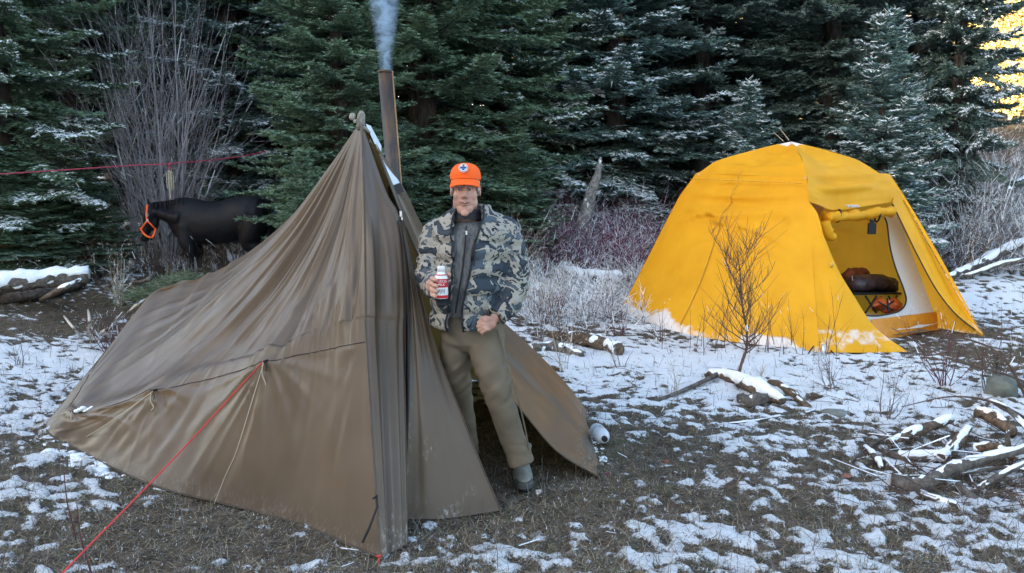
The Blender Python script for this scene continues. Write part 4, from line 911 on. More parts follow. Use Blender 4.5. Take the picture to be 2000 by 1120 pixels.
# snowy thicket between the man and the yellow tent
parts = []
for i in range(170):
    px = r.uniform(1005, 1310); Y = r.uniform(12.6, 16); x, y = xy(px, Y); parts.append(grow(r, (x, y, gz(x, y)), 6, r.uniform(.6, 1.2) * (.75 + (Y - 10) * .13), .55, 1, .006, 6, .14, .0, 5))
twigs('thicket', parts, plain('thicket_stems', (.17, .06, .09), .8, .5, 2), .42, 'tangled thicket of purplish red stems at the foot of the conifers', kind='stuff', thick=1.1)
parts = []
for i in range(230):
    px = r.uniform(1005, 1300); Y = r.uniform(9.6, 13); x, y = xy(px, Y); parts.append(grow(r, (x, y, gz(x, y)), 5, r.uniform(.25, .62), .8, 1, .007, 4, .16, .0, 5))
twigs('thicket', parts, M['twig_grey'], 1.6, 'low snow coated brush in front of the purplish thicket', kind='stuff', thick=1.1)
parts = []
for i in range(260):
    px = r.uniform(1880, 2250); Y = r.uniform(20, 42); x, y = xy(px, Y); parts.append(grow(r, (x, y, gz(x, y)), 5, r.uniform(1.0, 2.6), .5, 1, .016, 5, .13, .0, 4))
twigs('thicket', parts, M['twig_grey'], .5, 'frosty grey brush covering the far slope at the right', kind='stuff', thick=1.2)
parts = []
for i in range(170):
    px = r.uniform(1800, 2090); Y = r.uniform(13, 20); x, y = xy(px, Y); parts.append(grow(r, (x, y, gz(x, y)), 5, r.uniform(.7, 2.3), .5, 1, .008, 5, .13, .0, 5))
twigs('thicket', parts, M['twig_grey'], .75, 'tangled frosty grey brush on the slope at the right', kind='stuff', thick=1.1)
parts = []
for i in range(170):
    px = r.uniform(-60, 560); Y = r.uniform(11.5, 16); x, y = xy(px, Y); parts.append(grow(r, (x, y, gz(x, y)), 5, r.uniform(.4, .95), .5, 1, .006, 5, .12, .0, 5))
twigs('thicket', parts, M['twig_brown'], .12, 'low brown brush along the foot of the conifers at the left', kind='stuff')
parts = []
for i in range(120):
    px = r.uniform(1250, 1850); Y = r.uniform(13.5, 18); x, y = xy(px, Y); parts.append(grow(r, (x, y, gz(x, y)), 5, r.uniform(.5, 1.3), .45, 1, .007, 5, .12, .0, 5))
twigs('thicket', parts, M['twig_brown'], .15, 'brown brush under the dark conifers behind the yellow tent', kind='stuff')
shr = [(1055, 8.6, 9, .75, .40, 'twig_grey', .35, 'frosty grey shrub just beside the man elbow'), (1105, 8.0, 8, .62, .42, 'twig_brown', .3, 'brown branching shrub over the snowy decayed log'), (1165, 8.6, 8, .62, .35, 'twig_grey', .35, 'thin grey shrub left of the yellow tent corner'),
       (1215, 8.9, 7, .55, .4, 'twig_red', .25, 'reddish shrub touching the yellow tent corner'), (1105, 7.2, 4, .62, .16, 'twig_pale', .1, 'pale tall weed stalks standing behind the brown shelter wall'), (1300, 8.6, 6, .42, .4, 'twig_brown', .25, 'small brown shrub before the snowy hem of the yellow tent'),
       (1070, 10.2, 12, .85, .4, 'twig_pale', .3, 'straw coloured seed shrub behind the man shoulder'), (1075, 9.6, 16, .55, .55, 'twig_red', .1, 'rust red bush at the edge of the snowy thicket'), (1150, 9.8, 10, .6, .5, 'twig_brown', .4, 'snow flecked shrub in front of the thick snowy log'),
       (1005, 12.0, 12, 1.3, .35, 'twig_pale', .25, 'pale dry shrub behind the man head'), (225, 10.8, 12, .75, .22, 'twig_pale', .3, 'pale grass clump with snowy heads under the horse head'), (170, 8.6, 6, .5, .3, 'twig_pale', .15, 'bleached twig crossing the bare soil strip'),
       (215, 7.8, 14, .62, .42, 'twig_red', .08, 'low dark red shrub at the edge of the shelter'), (60, 11.0, 9, .6, .4, 'twig_brown', .3, 'brown stems in front of the snowy log'), (20, 7.4, 4, .45, .15, 'twig_grey', .1, 'thin stalk at the left frame edge'),
       (1790, 13.2, 3, 3.0, .10, 'twig_grey', .1, 'tall slender bare sapling behind the right tent edge'), (1850, 13.4, 3, 2.4, .22, 'twig_grey', .15, 'leaning bare sapling past the right tent edge'), (1900, 12.6, 8, 1.2, .4, 'twig_brown', .3, 'bare brown shrub over the fallen snowy pole'),
       (1640, 6.4, 4, .5, .2, 'twig_grey', .1, 'dark stalks in the snow below the tent door'), (1750, 5.6, 5, .55, .25, 'twig_grey', .1, 'grey stems rising behind the branch pile'), (1860, 6.6, 10, .75, .45, 'twig_red', .05, 'reddish bare shrub behind the branch pile'), (1960, 6.4, 9, .8, .5, 'twig_brown', .1, 'dark arching shrub at the right frame edge'),
       (1480, 6.6, 3, .3, .35, 'twig_pale', .1, 'small pale twig beside the snowy broken log'), (1330, 6.4, 3, .35, .2, 'twig_pale', .1, 'pale weed sprig alone in the open snow'), (1220, 7.3, 4, .4, .3, 'twig_grey', .15, 'grey weed sprig behind the end of the decayed log')]
for (px, Y, n, H, sp_, mt, sn, lb) in shr: shrub(px, Y, n, H, sp_, mt, sn, lb, 2 if Y > 5 and H > .4 else 1, .0058 if Y < 10 else .008, 5)
# snowy heads on the pale grass
# leaning arcs over the pile
for i, (pts, lb) in enumerate((([G(2030, 760), P(1960, 730, 5.8), P(1850, 700, 5.9), P(1740, 640, 6.3)], 'long dark arching branch crossing above the branch pile'), ([G(2040, 840), P(1950, 790, 5.2), P(1860, 775, 5.3), P(1760, 795, 5.4)], 'thin curved branch reaching over the snow toward the tent'),
                          ([G(2030, 830), P(1960, 700, 5.6), P(1880, 660, 5.9), P(1830, 650, 6.2)], 'high arched twig over the branch pile'))):
    q = cr(pts, 6); mb = MB(); mb.tube(q, np.linspace(.012, .003, len(q)), 6); mobj('arching_branch', mb, M['twig_brown'], label=lb, cat='branch')
for px, py0, py1, lb in ((122, 1060, 890, 'straight dark red twig standing in the near left corner'), (150, 1120, 985, 'short dark red twig beside the red guy line end')):
    b = G(px + 28, py0); q = cr([b, (b + P(px + 8, (py0 + py1) / 2, b[1])) / 2, P(px + 8, (py0 + py1) / 2, b[1]), P(px, py1, b[1])], 3); mb = MB(); mb.tube(q, np.linspace(.0045, .002, len(q)), 5); mobj('upright_twig', mb, M['twig_red'], label=lb, cat='twig')
# ------------------------------------------------------------------ logs, branches, stump, stones
def log(name, ctrl, rad, mat, label, cat='log', snow=1.0, n=8, jit=.18, seed=0, cut=False, k=14, sw=.75, group=None):
    ctrl = arr(ctrl); q = cr(ctrl, n); rr = np.interp(np.linspace(0, 1, len(q)), np.linspace(0, 1, len(rad)), rad)
    V, F = tube(q, rr, k, True, 1.0, jit, seed); V = V + (rad[0] * .22 * noise3(V[:, 0] * 9 + seed, V[:, 1] * 9, V[:, 2] * 40) + rad[0] * .10 * noise3(V[:, 0] * 60, V[:, 1] * 60, V[:, 2] * 90))[:, None] * np.array([0, .5, 1.0]); b = q[0].copy(); b[2] -= rad[0]
    root = empty(name, b, label, cat, group); obj('wood', V, F, mat, root, True)
    if cut:
        T = q[0] - q[1]; T /= np.linalg.norm(T); V, F = tube([q[0] + T * .001, q[0] + T * .006], [rr[0] * .96, rr[0] * .9], 14); obj('cut_face', V, F, M['cutwood'], root)
    if snow > 0:
        m = len(q); rs = rr * .93 * min(1.05, .35 + .65 * snow) * (1 + .12 * noise3(np.arange(m) * .8, seed, 2)); rs = np.maximum(rs * ss(-.75, -.25, noise3(np.arange(m) * .33, seed + 5, 1) + .25 * (snow - .7)), .0015)
        V, F = tube(q + np.stack([0 * rr, 0 * rr, rr * (.15 + .12 * snow)], 1), rs, 20, True, 1.0, .26, seed + 3); V = V + (rad[0] * .14 * noise3(V[:, 0] * 45, V[:, 1] * 45, V[:, 2] * 45) + rad[0] * .12 * noise3(V[:, 0] * 16, V[:, 1] * 16, V[:, 2] * 16))[:, None] * np.array([.5, .6, 1.0]); obj('snow_cap', V, F, M['snow'], root, True)
    return root
def on(px, py, dz): return G(px, py) + np.array([0, 0, dz])
L1 = [P(-90, 560, 10.3), P(0, 555, 10.3), P(80, 547, 10.45), P(174, 536, 10.6)]
log('fallen_log', L1, [.13, .13, .12, .09], M['log'], 'thick fallen log capped with snow at the left edge', snow=1.05, seed=1, jit=.12)
log('fallen_log', [on(-60, 592, .08), on(60, 590, .1), on(165, 565, .1)], [.09, .1, .07], M['log'], 'dark broken log lying under the thick snowy left log', snow=.5, seed=2, jit=.4)
log('fallen_branch', [on(82, 590, .03), P(120, 565, 9.3), P(158, 547, 9.4)], [.035, .035, .02], M['log'], 'snowy branch propped against the thick left log', 'branch', snow=.9, seed=3)
log('fallen_branch', [on(262, 556, .03), P(285, 548, 10.0), P(302, 536, 10.2)], [.02, .025, .03], M['log'], 'short dark branch by the snow strip near the hay', 'branch', snow=.3, seed=4)
for i, (c_, lb) in enumerate((([on(125, 618, 0), P(145, 642, 7.5), on(160, 660, 0)], 'bleached stick poking up from the soil strip'), ([on(172, 605, 0), P(175, 630, 7.3), on(172, 650, 0)], 'bleached crooked stick beside the low red shrub'), ([P(285, 585, 7.4), P(265, 597, 7.3), on(250, 610, 0)], 'pale stick next to the shelter back corner'), ([on(190, 660, .01), P(208, 645, 7.0), on(215, 668, 0)], 'forked snowy stick at the foot of the low red shrub'))):
    log('stick', c_, [.012, .014, .009], plain('bleached_wood', (.42, .38, .33), .8, .3, 20), lb, 'stick', .4, 4, .2, i)
log('rotten_log', [on(1075, 662, .05), on(1120, 673, .07), on(1165, 684, .08), on(1212, 697, .07)], [.04, .06, .075, .06], M['rot'], 'snow capped rotten log with orange broken end beside the brown shelter', snow=1.0, seed=6, jit=.35)
log('rotten_log', [on(1040, 690, .03), on(1090, 688, .05), on(1140, 700, .03)], [.05, .06, .03], M['log'], 'dark chunk of wood under the rotten orange ended log', snow=.8, seed=7, jit=.5)
log('snowy_log', [on(1108, 548, .10), on(1150, 556, .11), on(1235, 562, .10)], [.10, .10, .10], M['log'], 'smooth pale snowy log pointing at the yellow tent corner', snow=1.2, seed=8, jit=.1)
log('dark_log', [on(1090, 540, .12), on(1140, 536, .14), on(1190, 530, .10)], [.10, .12, .08], M['rot'], 'dark mossy log behind the smooth snowy log', snow=.8, seed=9, jit=.4)
log('broken_log', [on(1385, 735, .03), on(1430, 752, .07), on(1480, 778, .08), on(1530, 795, .04)], [.03, .045, .065, .03], M['rot'], 'broken snowy log at the foot of the bare sapling', snow=1.05, seed=10, jit=.4)
log('broken_log', [on(1440, 790, .03), on(1470, 792, .04), on(1510, 786, .02)], [.04, .06, .03], M['log'], 'dark splintered chunk in front of the broken snowy log', snow=.5, seed=11, jit=.5)
log('wood_slab', [on(1505, 752, .03), on(1545, 775, .03), on(1580, 802, .02)], [.03, .035, .02], M['rot'], 'thin orange brown slab right of the broken snowy log', 'wood slab', .8, 6, .3, 12)
log('fallen_branch', [on(1270, 790, .01), on(1340, 770, .04), on(1410, 740, .06)], [.012, .018, .022], M['log'], 'long dark branch leaning on the broken snowy log', 'branch', .5, 6, .2, 13)
log('fallen_branch', [on(1425, 830, .01), on(1500, 822, .012), on(1590, 806, .012)], [.008, .010, .008], M['log'], 'thin straight snowy stick on the muddy ground', 'stick', .9, 6, .2, 14)
log('fallen_pole', [P(1845, 545, 12.2), P(1900, 522, 12.6), P(1960, 490, 13.2), P(2040, 460, 14)], [.05, .07, .08, .08], M['log'], 'long snowy fallen pole slanting up to the right edge', 'log', 1.1, 8, .15, 15)
log('fallen_pole', [P(1885, 540, 12.0), P(1960, 515, 12.5), P(2040, 505, 13)], [.03, .04, .04], M['log'], 'thinner snowy pole beneath the long slanting pole', 'log', 1.0, 6, .15, 16)
log('dead_trunk', [P(1922, 470, 15.5), P(1938, 430, 15.6), P(1955, 385, 16), P(2010, 345, 17)], [.10, .09, .08, .06], M['log'], 'leaning dead trunk in the frosty brush at the right edge', 'dead trunk', 1.0, 6, .2, 17)
log('snag', [P(1135, 450, 14.2), P(1152, 385, 14.1), P(1166, 345, 14.1), P(1173, 308, 14.1)], [.13, .10, .07, .025], plain('snag_wood', (.22, .20, .18), .9, .6, 22), 'pointed broken stump plastered with snow above the thicket', 'stump', .7, 8, .3, 18)
log('snowy_log', [on(1040, 520, .2), on(1110, 515, .28), on(1175, 505, .2)], [.05, .05, .03], M['log'], 'dead branch heap log half buried in the frosty thicket', 'log', 1.0, 6, .3, 19)
# the pile at the right
pl = [([G(1742, 952) + (0, 0, .035), P(1800, 945, 4.22), P(1860, 915, 4.35), P(1930, 895, 4.5), P(2060, 860, 4.7)], [.048, .045, .042, .038, .03], 'big smooth branch with sawn end across the front of the pile', True, .75),
      ([P(1870, 948, 4.2), P(1915, 985, 4.05), P(1960, 990, 4.05), P(2060, 968, 4.1)], [.030, .034, .034, .03], 'lower branch curving beneath the big sawn branch', False, .6),
      ([G(1792, 968) + (0, 0, .02), G(1830, 985) + (0, 0, .025), G(1868, 992) + (0, 0, .02)], [.018, .022, .012], 'short snowy branch in front of the big sawn branch', False, 1.0),
      ([P(1905, 960, 4.25), P(1940, 935, 4.3), P(2000, 905, 4.4)], [.02, .022, .02], 'grey branch slanting behind the lower curved branch', False, .8),
      ([P(1925, 962, 4.2), P(1970, 972, 4.15), P(2040, 1000, 4.0)], [.012, .015, .012], 'thin twig end crossing the lower curved branch', False, .6),
      ([on(1735, 880, .05), on(1790, 868, .09), on(1855, 850, .11)], [.03, .05, .035], 'snowy slab of split wood at the back left of the pile', False, 1.2),
      ([on(1738, 902, .04), on(1800, 908, .05), on(1850, 905, .05)], [.03, .036, .04], 'snow covered log at the left front of the pile', False, 1.2),
      ([on(1835, 912, .05), on(1865, 892, .08), on(1890, 868, .11)], [.04, .045, .03], 'short log angled up inside the pile', False, 1.2),
      ([on(1905, 850, .16), on(1940, 862, .16), on(1975, 880, .12)], [.05, .06, .04], 'orange split wood block on top of the pile', False, .7),
      ([on(1900, 895, .06), on(1940, 900, .08), on(1985, 912, .05)], [.04, .045, .035], 'weathered brown chunk in the middle of the pile', False, .8),
      ([on(1930, 838, .2), on(1975, 860, .18), on(2030, 900, .10)], [.022, .024, .02], 'curved branch draped over the back of the pile', False, 1.0),
      ([P(1972, 885, 4.9), P(1968, 850, 4.9), P(1978, 835, 4.9)], [.02, .018, .014], 'upright snowy stub at the right of the pile', False, .8),
      ([on(1690, 880, .02), on(1712, 905, .03), on(1722, 920, .02)], [.02, .026, .015], 'snowy stick at the far left of the pile', False, 1.2),
      ([on(1660, 905, .01), on(1720, 870, .04), on(1790, 845, .05)], [.01, .012, .008], 'thin twig behind the snowy sticks of the pile', False, .6),
      ([on(1880, 935, .03), on(1960, 930, .05), on(2040, 940, .04)], [.014, .016, .014], 'slim branch between the two big curved branches', False, .9)]
for i, (c_, rd, lb, ct, sn) in enumerate(pl):
    rd = [q * (.78 if not ct else .85) for q in rd]
    log('pile_branch', c_, rd, M['rot'] if ('orange' in lb or 'brown' in lb or 'slab' in lb or 'angled' in lb) else M['log'], lb, 'branch' if max(rd) < .035 or ct else 'log', sn, 7, .22 if not ct else .08, 30 + i, ct, group='wood and branches in the pile at the right')
parts = []
for i in range(170):
    px = r.uniform(1720, 2060); py = r.uniform(860, 1000); b = G(px, py); a_ = r.random() * 6.28; L = r.uniform(.1, .5); th_ = r.uniform(.6, 1.6); d = np.array([math.cos(a_), math.sin(a_), r.uniform(-.05, .35)]) * L
    pts = np.array([b + (0, 0, .01), b + d * .5 + r.normal(0, .05, 3), b + d]); pts[:, 2] = np.maximum(pts[:, 2], b[2] + .006); parts.append([pts[:-1], pts[1:], np.array([.0030, .0025]) * th_, np.array([.0025, .0012]) * th_])
twigs('brushwood', parts, M['twig_brown'], .08, 'small loose twigs scattered through the branch pile', kind='stuff')
parts = []
for i in range(420):
    px = r.uniform(0, 2000); py = 640 + 460 * r.random() ** .8; b = G(px, py)
    if b[1] < 6.8 and -2.9 < b[0] < .35 and b[1] > 3.6: continue
    q_ = r.uniform(.5, 1.3); a_ = r.random() * 6.28; L = r.uniform(.05, .26) * (.6 + b[1] / 9); d = np.array([math.cos(a_), math.sin(a_), r.uniform(0, .12)]) * L
    pts = np.array([b, b + d * .5 + r.normal(0, .03, 3), b + d]); pts[:, 2] = relief(pts[:, 0], pts[:, 1])[0] + .006 + np.array([0, .3, 1]) * abs(d[2]); parts.append([pts[:-1], pts[1:], np.array([.0022, .0018]) * (.6 + b[1] / 8) * q_, np.array([.0018, .0008]) * (.6 + b[1] / 8) * q_])
twigs('fallen_twigs', parts, M['twig_brown'], .03, 'small twigs lying over the snow and soil', kind='stuff')
# rocks
def rock(px, py, r_, lb, c=(.12, .12, .12), fl=.6):
    p = G(px, py); V, F = ellipsoid((0, 0, 0), (r_, r_ * .8, r_ * fl), 16); V = V * (1 + .3 * noise3(V[:, 0] * 3 / r_ + px, V[:, 1] * 3 / r_, V[:, 2] * 3 / r_))[:, None] + p + (0, 0, r_ * fl * .55)
    obj('rock', V, F, plain('stone', c, .9, .4, 12, bump=.4), None, True, label=lb, cat='rock')
rock(1955, 775, .13, 'rounded dark grey rock in the mud near the right edge', (.13, .14, .12), .9)
rock(1692, 722, .035, 'small dark stone on the snow below the tent door'); rock(1725, 712, .05, 'flat dark stone beside the front tip of the yellow tent', (.05, .045, .04), .35)
rock(1632, 810, .10, 'low grey stone half sunk in snow in the open', (.16, .17, .15), .25); rock(1300, 905, .03, 'small brown stone on the trampled ground', (.15, .07, .045), .5); rock(1652, 932, .03, 'reddish pebble left of the pile', (.22, .10, .07), .4)
# hay
hb = P(345, 560, 11.3); n = 3600; a_ = rng.random(n) * 6.28; cx = hb[0] + rng.normal(0, .34, n); cy = 11.3 + rng.normal(0, .3, n); hz_ = .30 * np.exp(-((cx - hb[0]) / .45) ** 2) * rng.random(n)
A_ = np.stack([cx, cy, hgt(cx, cy) + hz_ + .03], 1); d = np.stack([np.cos(a_), np.sin(a_), rng.normal(0, .35, n)], 1) * (.07 + .1 * rng.random(n))[:, None]
V, F = prisms(A_, A_ + d, .0045, .002, 3); obj('hay_pile', V, F, plain('green_hay', (.17, .20, .12), .85, .4, 8), None, label='loose heap of green hay at the shelter back edge before the horse', kind='stuff')
# lying bottle
bt = empty('plastic_bottle', G(1180, 872), 'pale plastic bottle with black cap lying in the snow beside the brown shelter', 'bottle')
b1 = G(1180, 872) + (0, 0, .052); ax = np.array([-.15, .95, .0]); ax /= np.linalg.norm(ax)
q = [b1, b1 + ax * .006, b1 + ax * .02, b1 + ax * .05, b1 + ax * .16, b1 + ax * .2, b1 + ax * .22]
V, F = tube(q, [.018, .03, .042, .050, .050, .045, .02], 24); pb_ = plain('translucent_plastic', (.50, .53, .56), .3, .08, 10); obj('bottle_body', V, F, pb_, bt, True)
V, F = tube([b1 - ax * .02, b1 - ax * .018, b1 + ax * .002], [.015, .019, .019], 16); obj('cap', V, F, M['black'], bt)
for k_, (c_, s_) in enumerate((((.55, .06, .04), .085), ((.04, .30, .25), .115))):
    V, F = tube([b1 + ax * s_, b1 + ax * (s_ + .012)], [.0508, .0508], 24, cap=False); F = [f for f in F if V[f[0]][2] > b1[2] + .012 and (V[f[0]][0] * (1 if k_ else -1) < b1[0] * (1 if k_ else -1) + .015)]
    if F: obj('printed_band', V, F, plain('print_%s' % ('green' if k_ else 'red'), c_, .5), bt, True)
rp_ = MB(); pp = G(1052, 965); rp_.box(pp + (0, 0, .012), (.03, .012, .02), rz=.4); mobj('wrapper', rp_, plain('wrapper', (.6, .5, .45), .5, .5, 80), label='small torn white and red wrapper beside the boot', cat='wrapper')
# ------------------------------------------------------------------ the man
def loft(rings, k=28, cap=True):
    """rings: (centre, rx, ry[, yaw]) stacked; ring lies in the horizontal plane"""
    V = []; a = np.linspace(0, 2 * math.pi, k, endpoint=False)
    for R in rings:
        c, rx, ry = arr(R[0]), R[1], R[2]; yw = R[3] if len(R) > 3 else 0
        x, y = rx * np.sin(a), -ry * np.cos(a); V.append(np.stack([c[0] + x * math.cos(yw) - y * math.sin(yw), c[1] + x * math.sin(yw) + y * math.cos(yw), c[2] + 0 * a], 1))
    n = len(rings); F = [(i * k + j, (i + 1) * k + j, (i + 1) * k + (j + 1) % k, i * k + (j + 1) % k) for i in range(n - 1) for j in range(k)]
    if cap: F += [tuple(range(k)), tuple((n - 1) * k + j for j in range(k))[::-1]]
    return np.concatenate(V), F
YM = 4.18
def Q(px, py, dy=0.0): return P(px, py, YM + dy)
man = empty('person', (Q(985, 800)[0], 4.18, 0), 'person in orange cap and camouflage jacket holding a small white and red bottle', 'person')
# head, built about its own centre and then placed
hc = Q(909, 371.5, -.02)
def Hd(x, y, z): return hc + np.array([x, y, z])
mb = MB()
mb.ell(Hd(0, .018, .035), (.076, .096, .088), 24); mb.ell(Hd(0, -.025, -.030), (.062, .066, .084), 24); mb.ell(Hd(0, -.038, -.094), (.046, .048, .040), 18)
for s in (-1, 1):
    mb.ell(Hd(s * .036, -.056, -.028), (.024, .026, .028), 14); mb.ell(Hd(s * .027, -.083, .021), (.023, .012, .008), 12); mb.ell(Hd(s * .074, .012, -.008), (.007, .015, .027), 12)
    mb.ell(Hd(s * .042, -.018, -.066), (.023, .044, .042), 12); mb.ell(Hd(s * .011, -.100, -.034), (.009, .010, .008), 8); mb.ell(Hd(s * .026, -.060, -.058), (.020, .022, .026), 10)
mb.tube([Hd(0, -.082, .014), Hd(0, -.097, -.010), Hd(0, -.108, -.030), Hd(0, -.092, -.040)], [.008, .010, .0125, .009], 10)
mb.ell(Hd(0, -.086, -.060), (.026, .010, .006), 12); mb.ell(Hd(0, -.084, -.074), (.022, .011, .007), 12); mb.ell(Hd(0, -.078, -.120), (.022, .018, .016), 12)
mb.tube([Hd(0, .02, -.06), Hd(.002, .03, -.12), Hd(.003, .04, -.19)], [.058, .058, .075], 16)
# body under the clothes, arms and hands: one continuous surface with the head
mb.add(*loft([(Q(920, 442, .02), .10, .075), (Q(920, 462, .02), .165, .095), (Q(922, 520, .02), .15, .105), (Q(924, 580, .02), .145, .10), (Q(926, 640, .02), .15, .10)], 20))
RH = P(866, 566, 3.90)                                              # palm behind the bottle
bot = P(862, 583, 3.865); bup = P(862, 517, 3.865)                    # bottle axis bottom, top
armR = [Q(862, 455), Q(842, 490), Q(836, 530, -.06), P(846, 552, 4.0), P(852, 566, 3.93)]
mb.tube(armR, [.05, .045, .04, .032, .026], 12)
armL = [Q(978, 455), Q(998, 500), Q(1004, 552), Q(992, 592, -.07), Q(972, 616, -.14), Q(960, 628, -.16)]
mb.tube(armL, [.05, .045, .04, .034, .027, .026], 12)
# image-left hand: palm on the left of the bottle, fingers round its front, thumb up the right side
br = .033; ctr = lambda pz: bot + (bup - bot) * pz
def onb(ang, pz, rr): c = ctr(pz); return c + np.array([math.sin(ang) * rr, -math.cos(ang) * rr, 0])
mb.tube([P(850, 566, 3.93), onb(-1.9, .35, .052), onb(-1.7, .50, .050)], [.028, .034, .026], 12, flat=.8)
for i, (pz, ln_) in enumerate(((.60, .25), (.43, .40), (.27, .33), (.12, .12))):
    mb.tube([onb(-1.9, pz * .9 + .05, .047), onb(-1.35, pz, .046), onb(-1.0, pz - .02, .043), onb(-.70 + ln_ * .5, pz - .04, .041), onb(-.55 + ln_ * .7, pz - .05, .039)], [.0125, .0120, .0112, .0100, .0075], 8)
mb.tube([onb(-2.3, .45, .05), onb(3.3, .55, .05), onb(2.2, .68, .046), onb(1.25, .72, .043)], [.014, .0135, .012, .009], 8)
# image-right hand: pushed toward the pocket, back of the hand and fingers seen
pw = Q(958, 626, -.165)
mb.ell(Q(955, 633, -.170), (.040, .024, .030), 14)
for i, (x0, y0, x1, y1) in enumerate(((957, 625, 934, 630), (955, 631, 933, 638), (955, 637, 935, 645), (957, 642, 941, 650))):
    mb.tube([Q(x0, y0, -.175), Q((x0 + x1) / 2, (y0 + y1) / 2 - 2, -.192), Q(x1, y1, -.182), Q(x1 + 1, y1 + 4, -.165)], [.0125, .0118, .0105, .007], 8)
mb.tube([Q(962, 624, -.175), Q(948, 620, -.185), Q(936, 623, -.178)], [.012, .011, .008], 8)
V, F, N = remesh(mb.np()[0], mb.np()[1], .0040, 4, .5)
skin = NT('skin', .55, .35); n = skin.noise(skin.obj(), 22, 4); n5 = skin.noise(skin.obj(), 180, 2); skin.col(skin.ramp(n, [(.3, (.38, .19, .135)), (.7, (.50, .28, .205))])).bump(n5, .25, .002)
skin.b.inputs['Subsurface Weight'].default_value = .12; skin.b.inputs['Subsurface Radius'].default_value = (.02, .008, .005)
obj('body', V, F, skin.m, man, True)
dark = plain('eye_dark', (.03, .022, .018), .3, .1); lipm = plain('mouth_dark', (.12, .035, .03), .5, .2)
for s in (-1, 1):
    mb = MB(); mb.ell(Hd(s * .028, -.0835, .003), (.0115, .006, .0050), 12); e = mobj('eye', mb, plain('eye_white', (.42, .38, .35), .3, .05), man, True)
    mb = MB(); mb.ell(Hd(s * .028, -.0895, .003), (.0048, .002, .0046), 10); mobj('iris', mb, dark, e, True)
    mb = MB(); mb.tube([Hd(s * .015, -.088, .007), Hd(s * .028, -.092, .0095), Hd(s * .042, -.084, .006)], [.002, .0028, .002], 6); mb.tube([Hd(s * .017, -.0875, -.003), Hd(s * .028, -.0895, -.0045), Hd(s * .040, -.084, -.001)], [.0016, .002, .0014], 6); mobj('eyelid', mb, skin.m, e, True)
    mb = MB(); mb.tube([Hd(s * .014, -.096, .020), Hd(s * .028, -.098, .025), Hd(s * .044, -.086, .020)], [.0025, .0035, .002], 6, jit=.3); mobj('eyebrow', mb, plain('grey_brow', (.22, .19, .17), .9), man)
    mb = MB(); mb.tube([Hd(s * .013, -.100, -.038), Hd(s * .027, -.088, -.050), Hd(s * .034, -.080, -.068)], .0016, 5); 
mb = MB(); mb.tube([Hd(-.025, -.089, -.0635), Hd(-.01, -.0955, -.0672), Hd(.01, -.0955, -.0672), Hd(.025, -.089, -.0625)], [.0015, .0034, .0034, .0015], 8); mo = mobj('mouth', mb, lipm, man)
mb = MB(); mb.tube([Hd(-.015, -.0960, -.0655), Hd(0, -.0975, -.0665), Hd(.015, -.0960, -.0652)], [.001, .002, .001], 6); mobj('teeth', mb, plain('teeth', (.55, .5, .43), .4), mo)
# hair at the temples and the back
mb = MB()
for s in (-1, 1):
    for i in range(9): mb.ell(Hd(s * (.067 + .002 * (i % 2)), -.030 + .014 * i, .030 - .010 * (i % 4) - .006 * abs(i - 4)), (.006, .012, .013), 8)
mb.ell(Hd(0, .045, .0), (.076, .072, .055), 16)
V, F, N = remesh(mb.np()[0], mb.np()[1], .005, 1); V = V + N * (.003 * noise3(V[:, 0] * 160, V[:, 1] * 160, V[:, 2] * 60))[:, None]; obj('hair', V, F, plain('grey_hair', (.48, .46, .44), .8, .25, 90), man, True)
# cap
org = NT('orange_cap', .7, .2); org.col((.90, .115, .012)); org.bump(org.noise(org.obj(), 300, 2), .2, .001)
cc = Hd(0, .012, .062); k_ = 32; V = []; F = []
prof = [(0, 1.0), (.2, 1.01), (.4, .985), (.58, .92), (.73, .82), (.85, .68), (.93, .50), (.98, .28), (1.0, .06)]
for zf, rf in prof:
    a_ = np.linspace(0, 2 * math.pi, k_, endpoint=False); pf = 1 + .05 * np.cos(a_) ** 2; V.append(np.stack([cc[0] + .0795 * rf * np.sin(a_), cc[1] - .104 * rf * np.cos(a_) * pf + .006, cc[2] - .010 + .088 * zf + .006 * np.cos(a_) * (1 - zf) + 0 * a_], 1))
F = [(i * k_ + j, i * k_ + (j + 1) % k_, (i + 1) * k_ + (j + 1) % k_, (i + 1) * k_ + j) for i in range(len(prof) - 1) for j in range(k_)] + [tuple((len(prof) - 1) * k_ + j for j in range(k_))]
capo = empty('cap', (0, 0, 0)); capo.parent = man; capo.location = [float(q) for q in (cc - wpos(man))]
mbc = obj('crown', np.concatenate(V), F, org.m, capo, True)
uu = np.linspace(-1, 1, 25)[:, None]; vv = np.linspace(0, 1, 9)[None]; ang = uu * 1.12
bx = .079 * np.sin(ang) * (1 + .10 * vv) ; by = -.100 * np.cos(ang) - .062 * vv * np.cos(uu * 1.35) ; bz = -.006 - .028 * vv - .018 * (np.abs(uu) ** 2.2) * (.4 + .6 * vv) + .006 * vv * 0
g = np.stack([bx + 0 * vv + cc[0], by + cc[1], bz + cc[2] + 0 * uu], 2); g2_ = g + np.array([0, 0, -.004]); nu, nv, _ = g.shape
Fb = gridF(nu, nv); V = np.concatenate([g.reshape(-1, 3), g2_.reshape(-1, 3)]); rim = [(i * nv + nv - 1, (i + 1) * nv + nv - 1, (i + 1) * nv + nv - 1 + nu * nv, i * nv + nv - 1 + nu * nv) for i in range(nu - 1)]
obj('brim', V, [tuple(f) for f in Fb] + [tuple(f[::-1] + nu * nv) for f in Fb] + rim, org.m, capo, True)
bc = cc + np.array([-.004, -.106, .047]); up_ = np.array([0, .40, .92]); rt_ = np.array([1, 0, 0]); fw_ = np.array([0, -.92, .40])
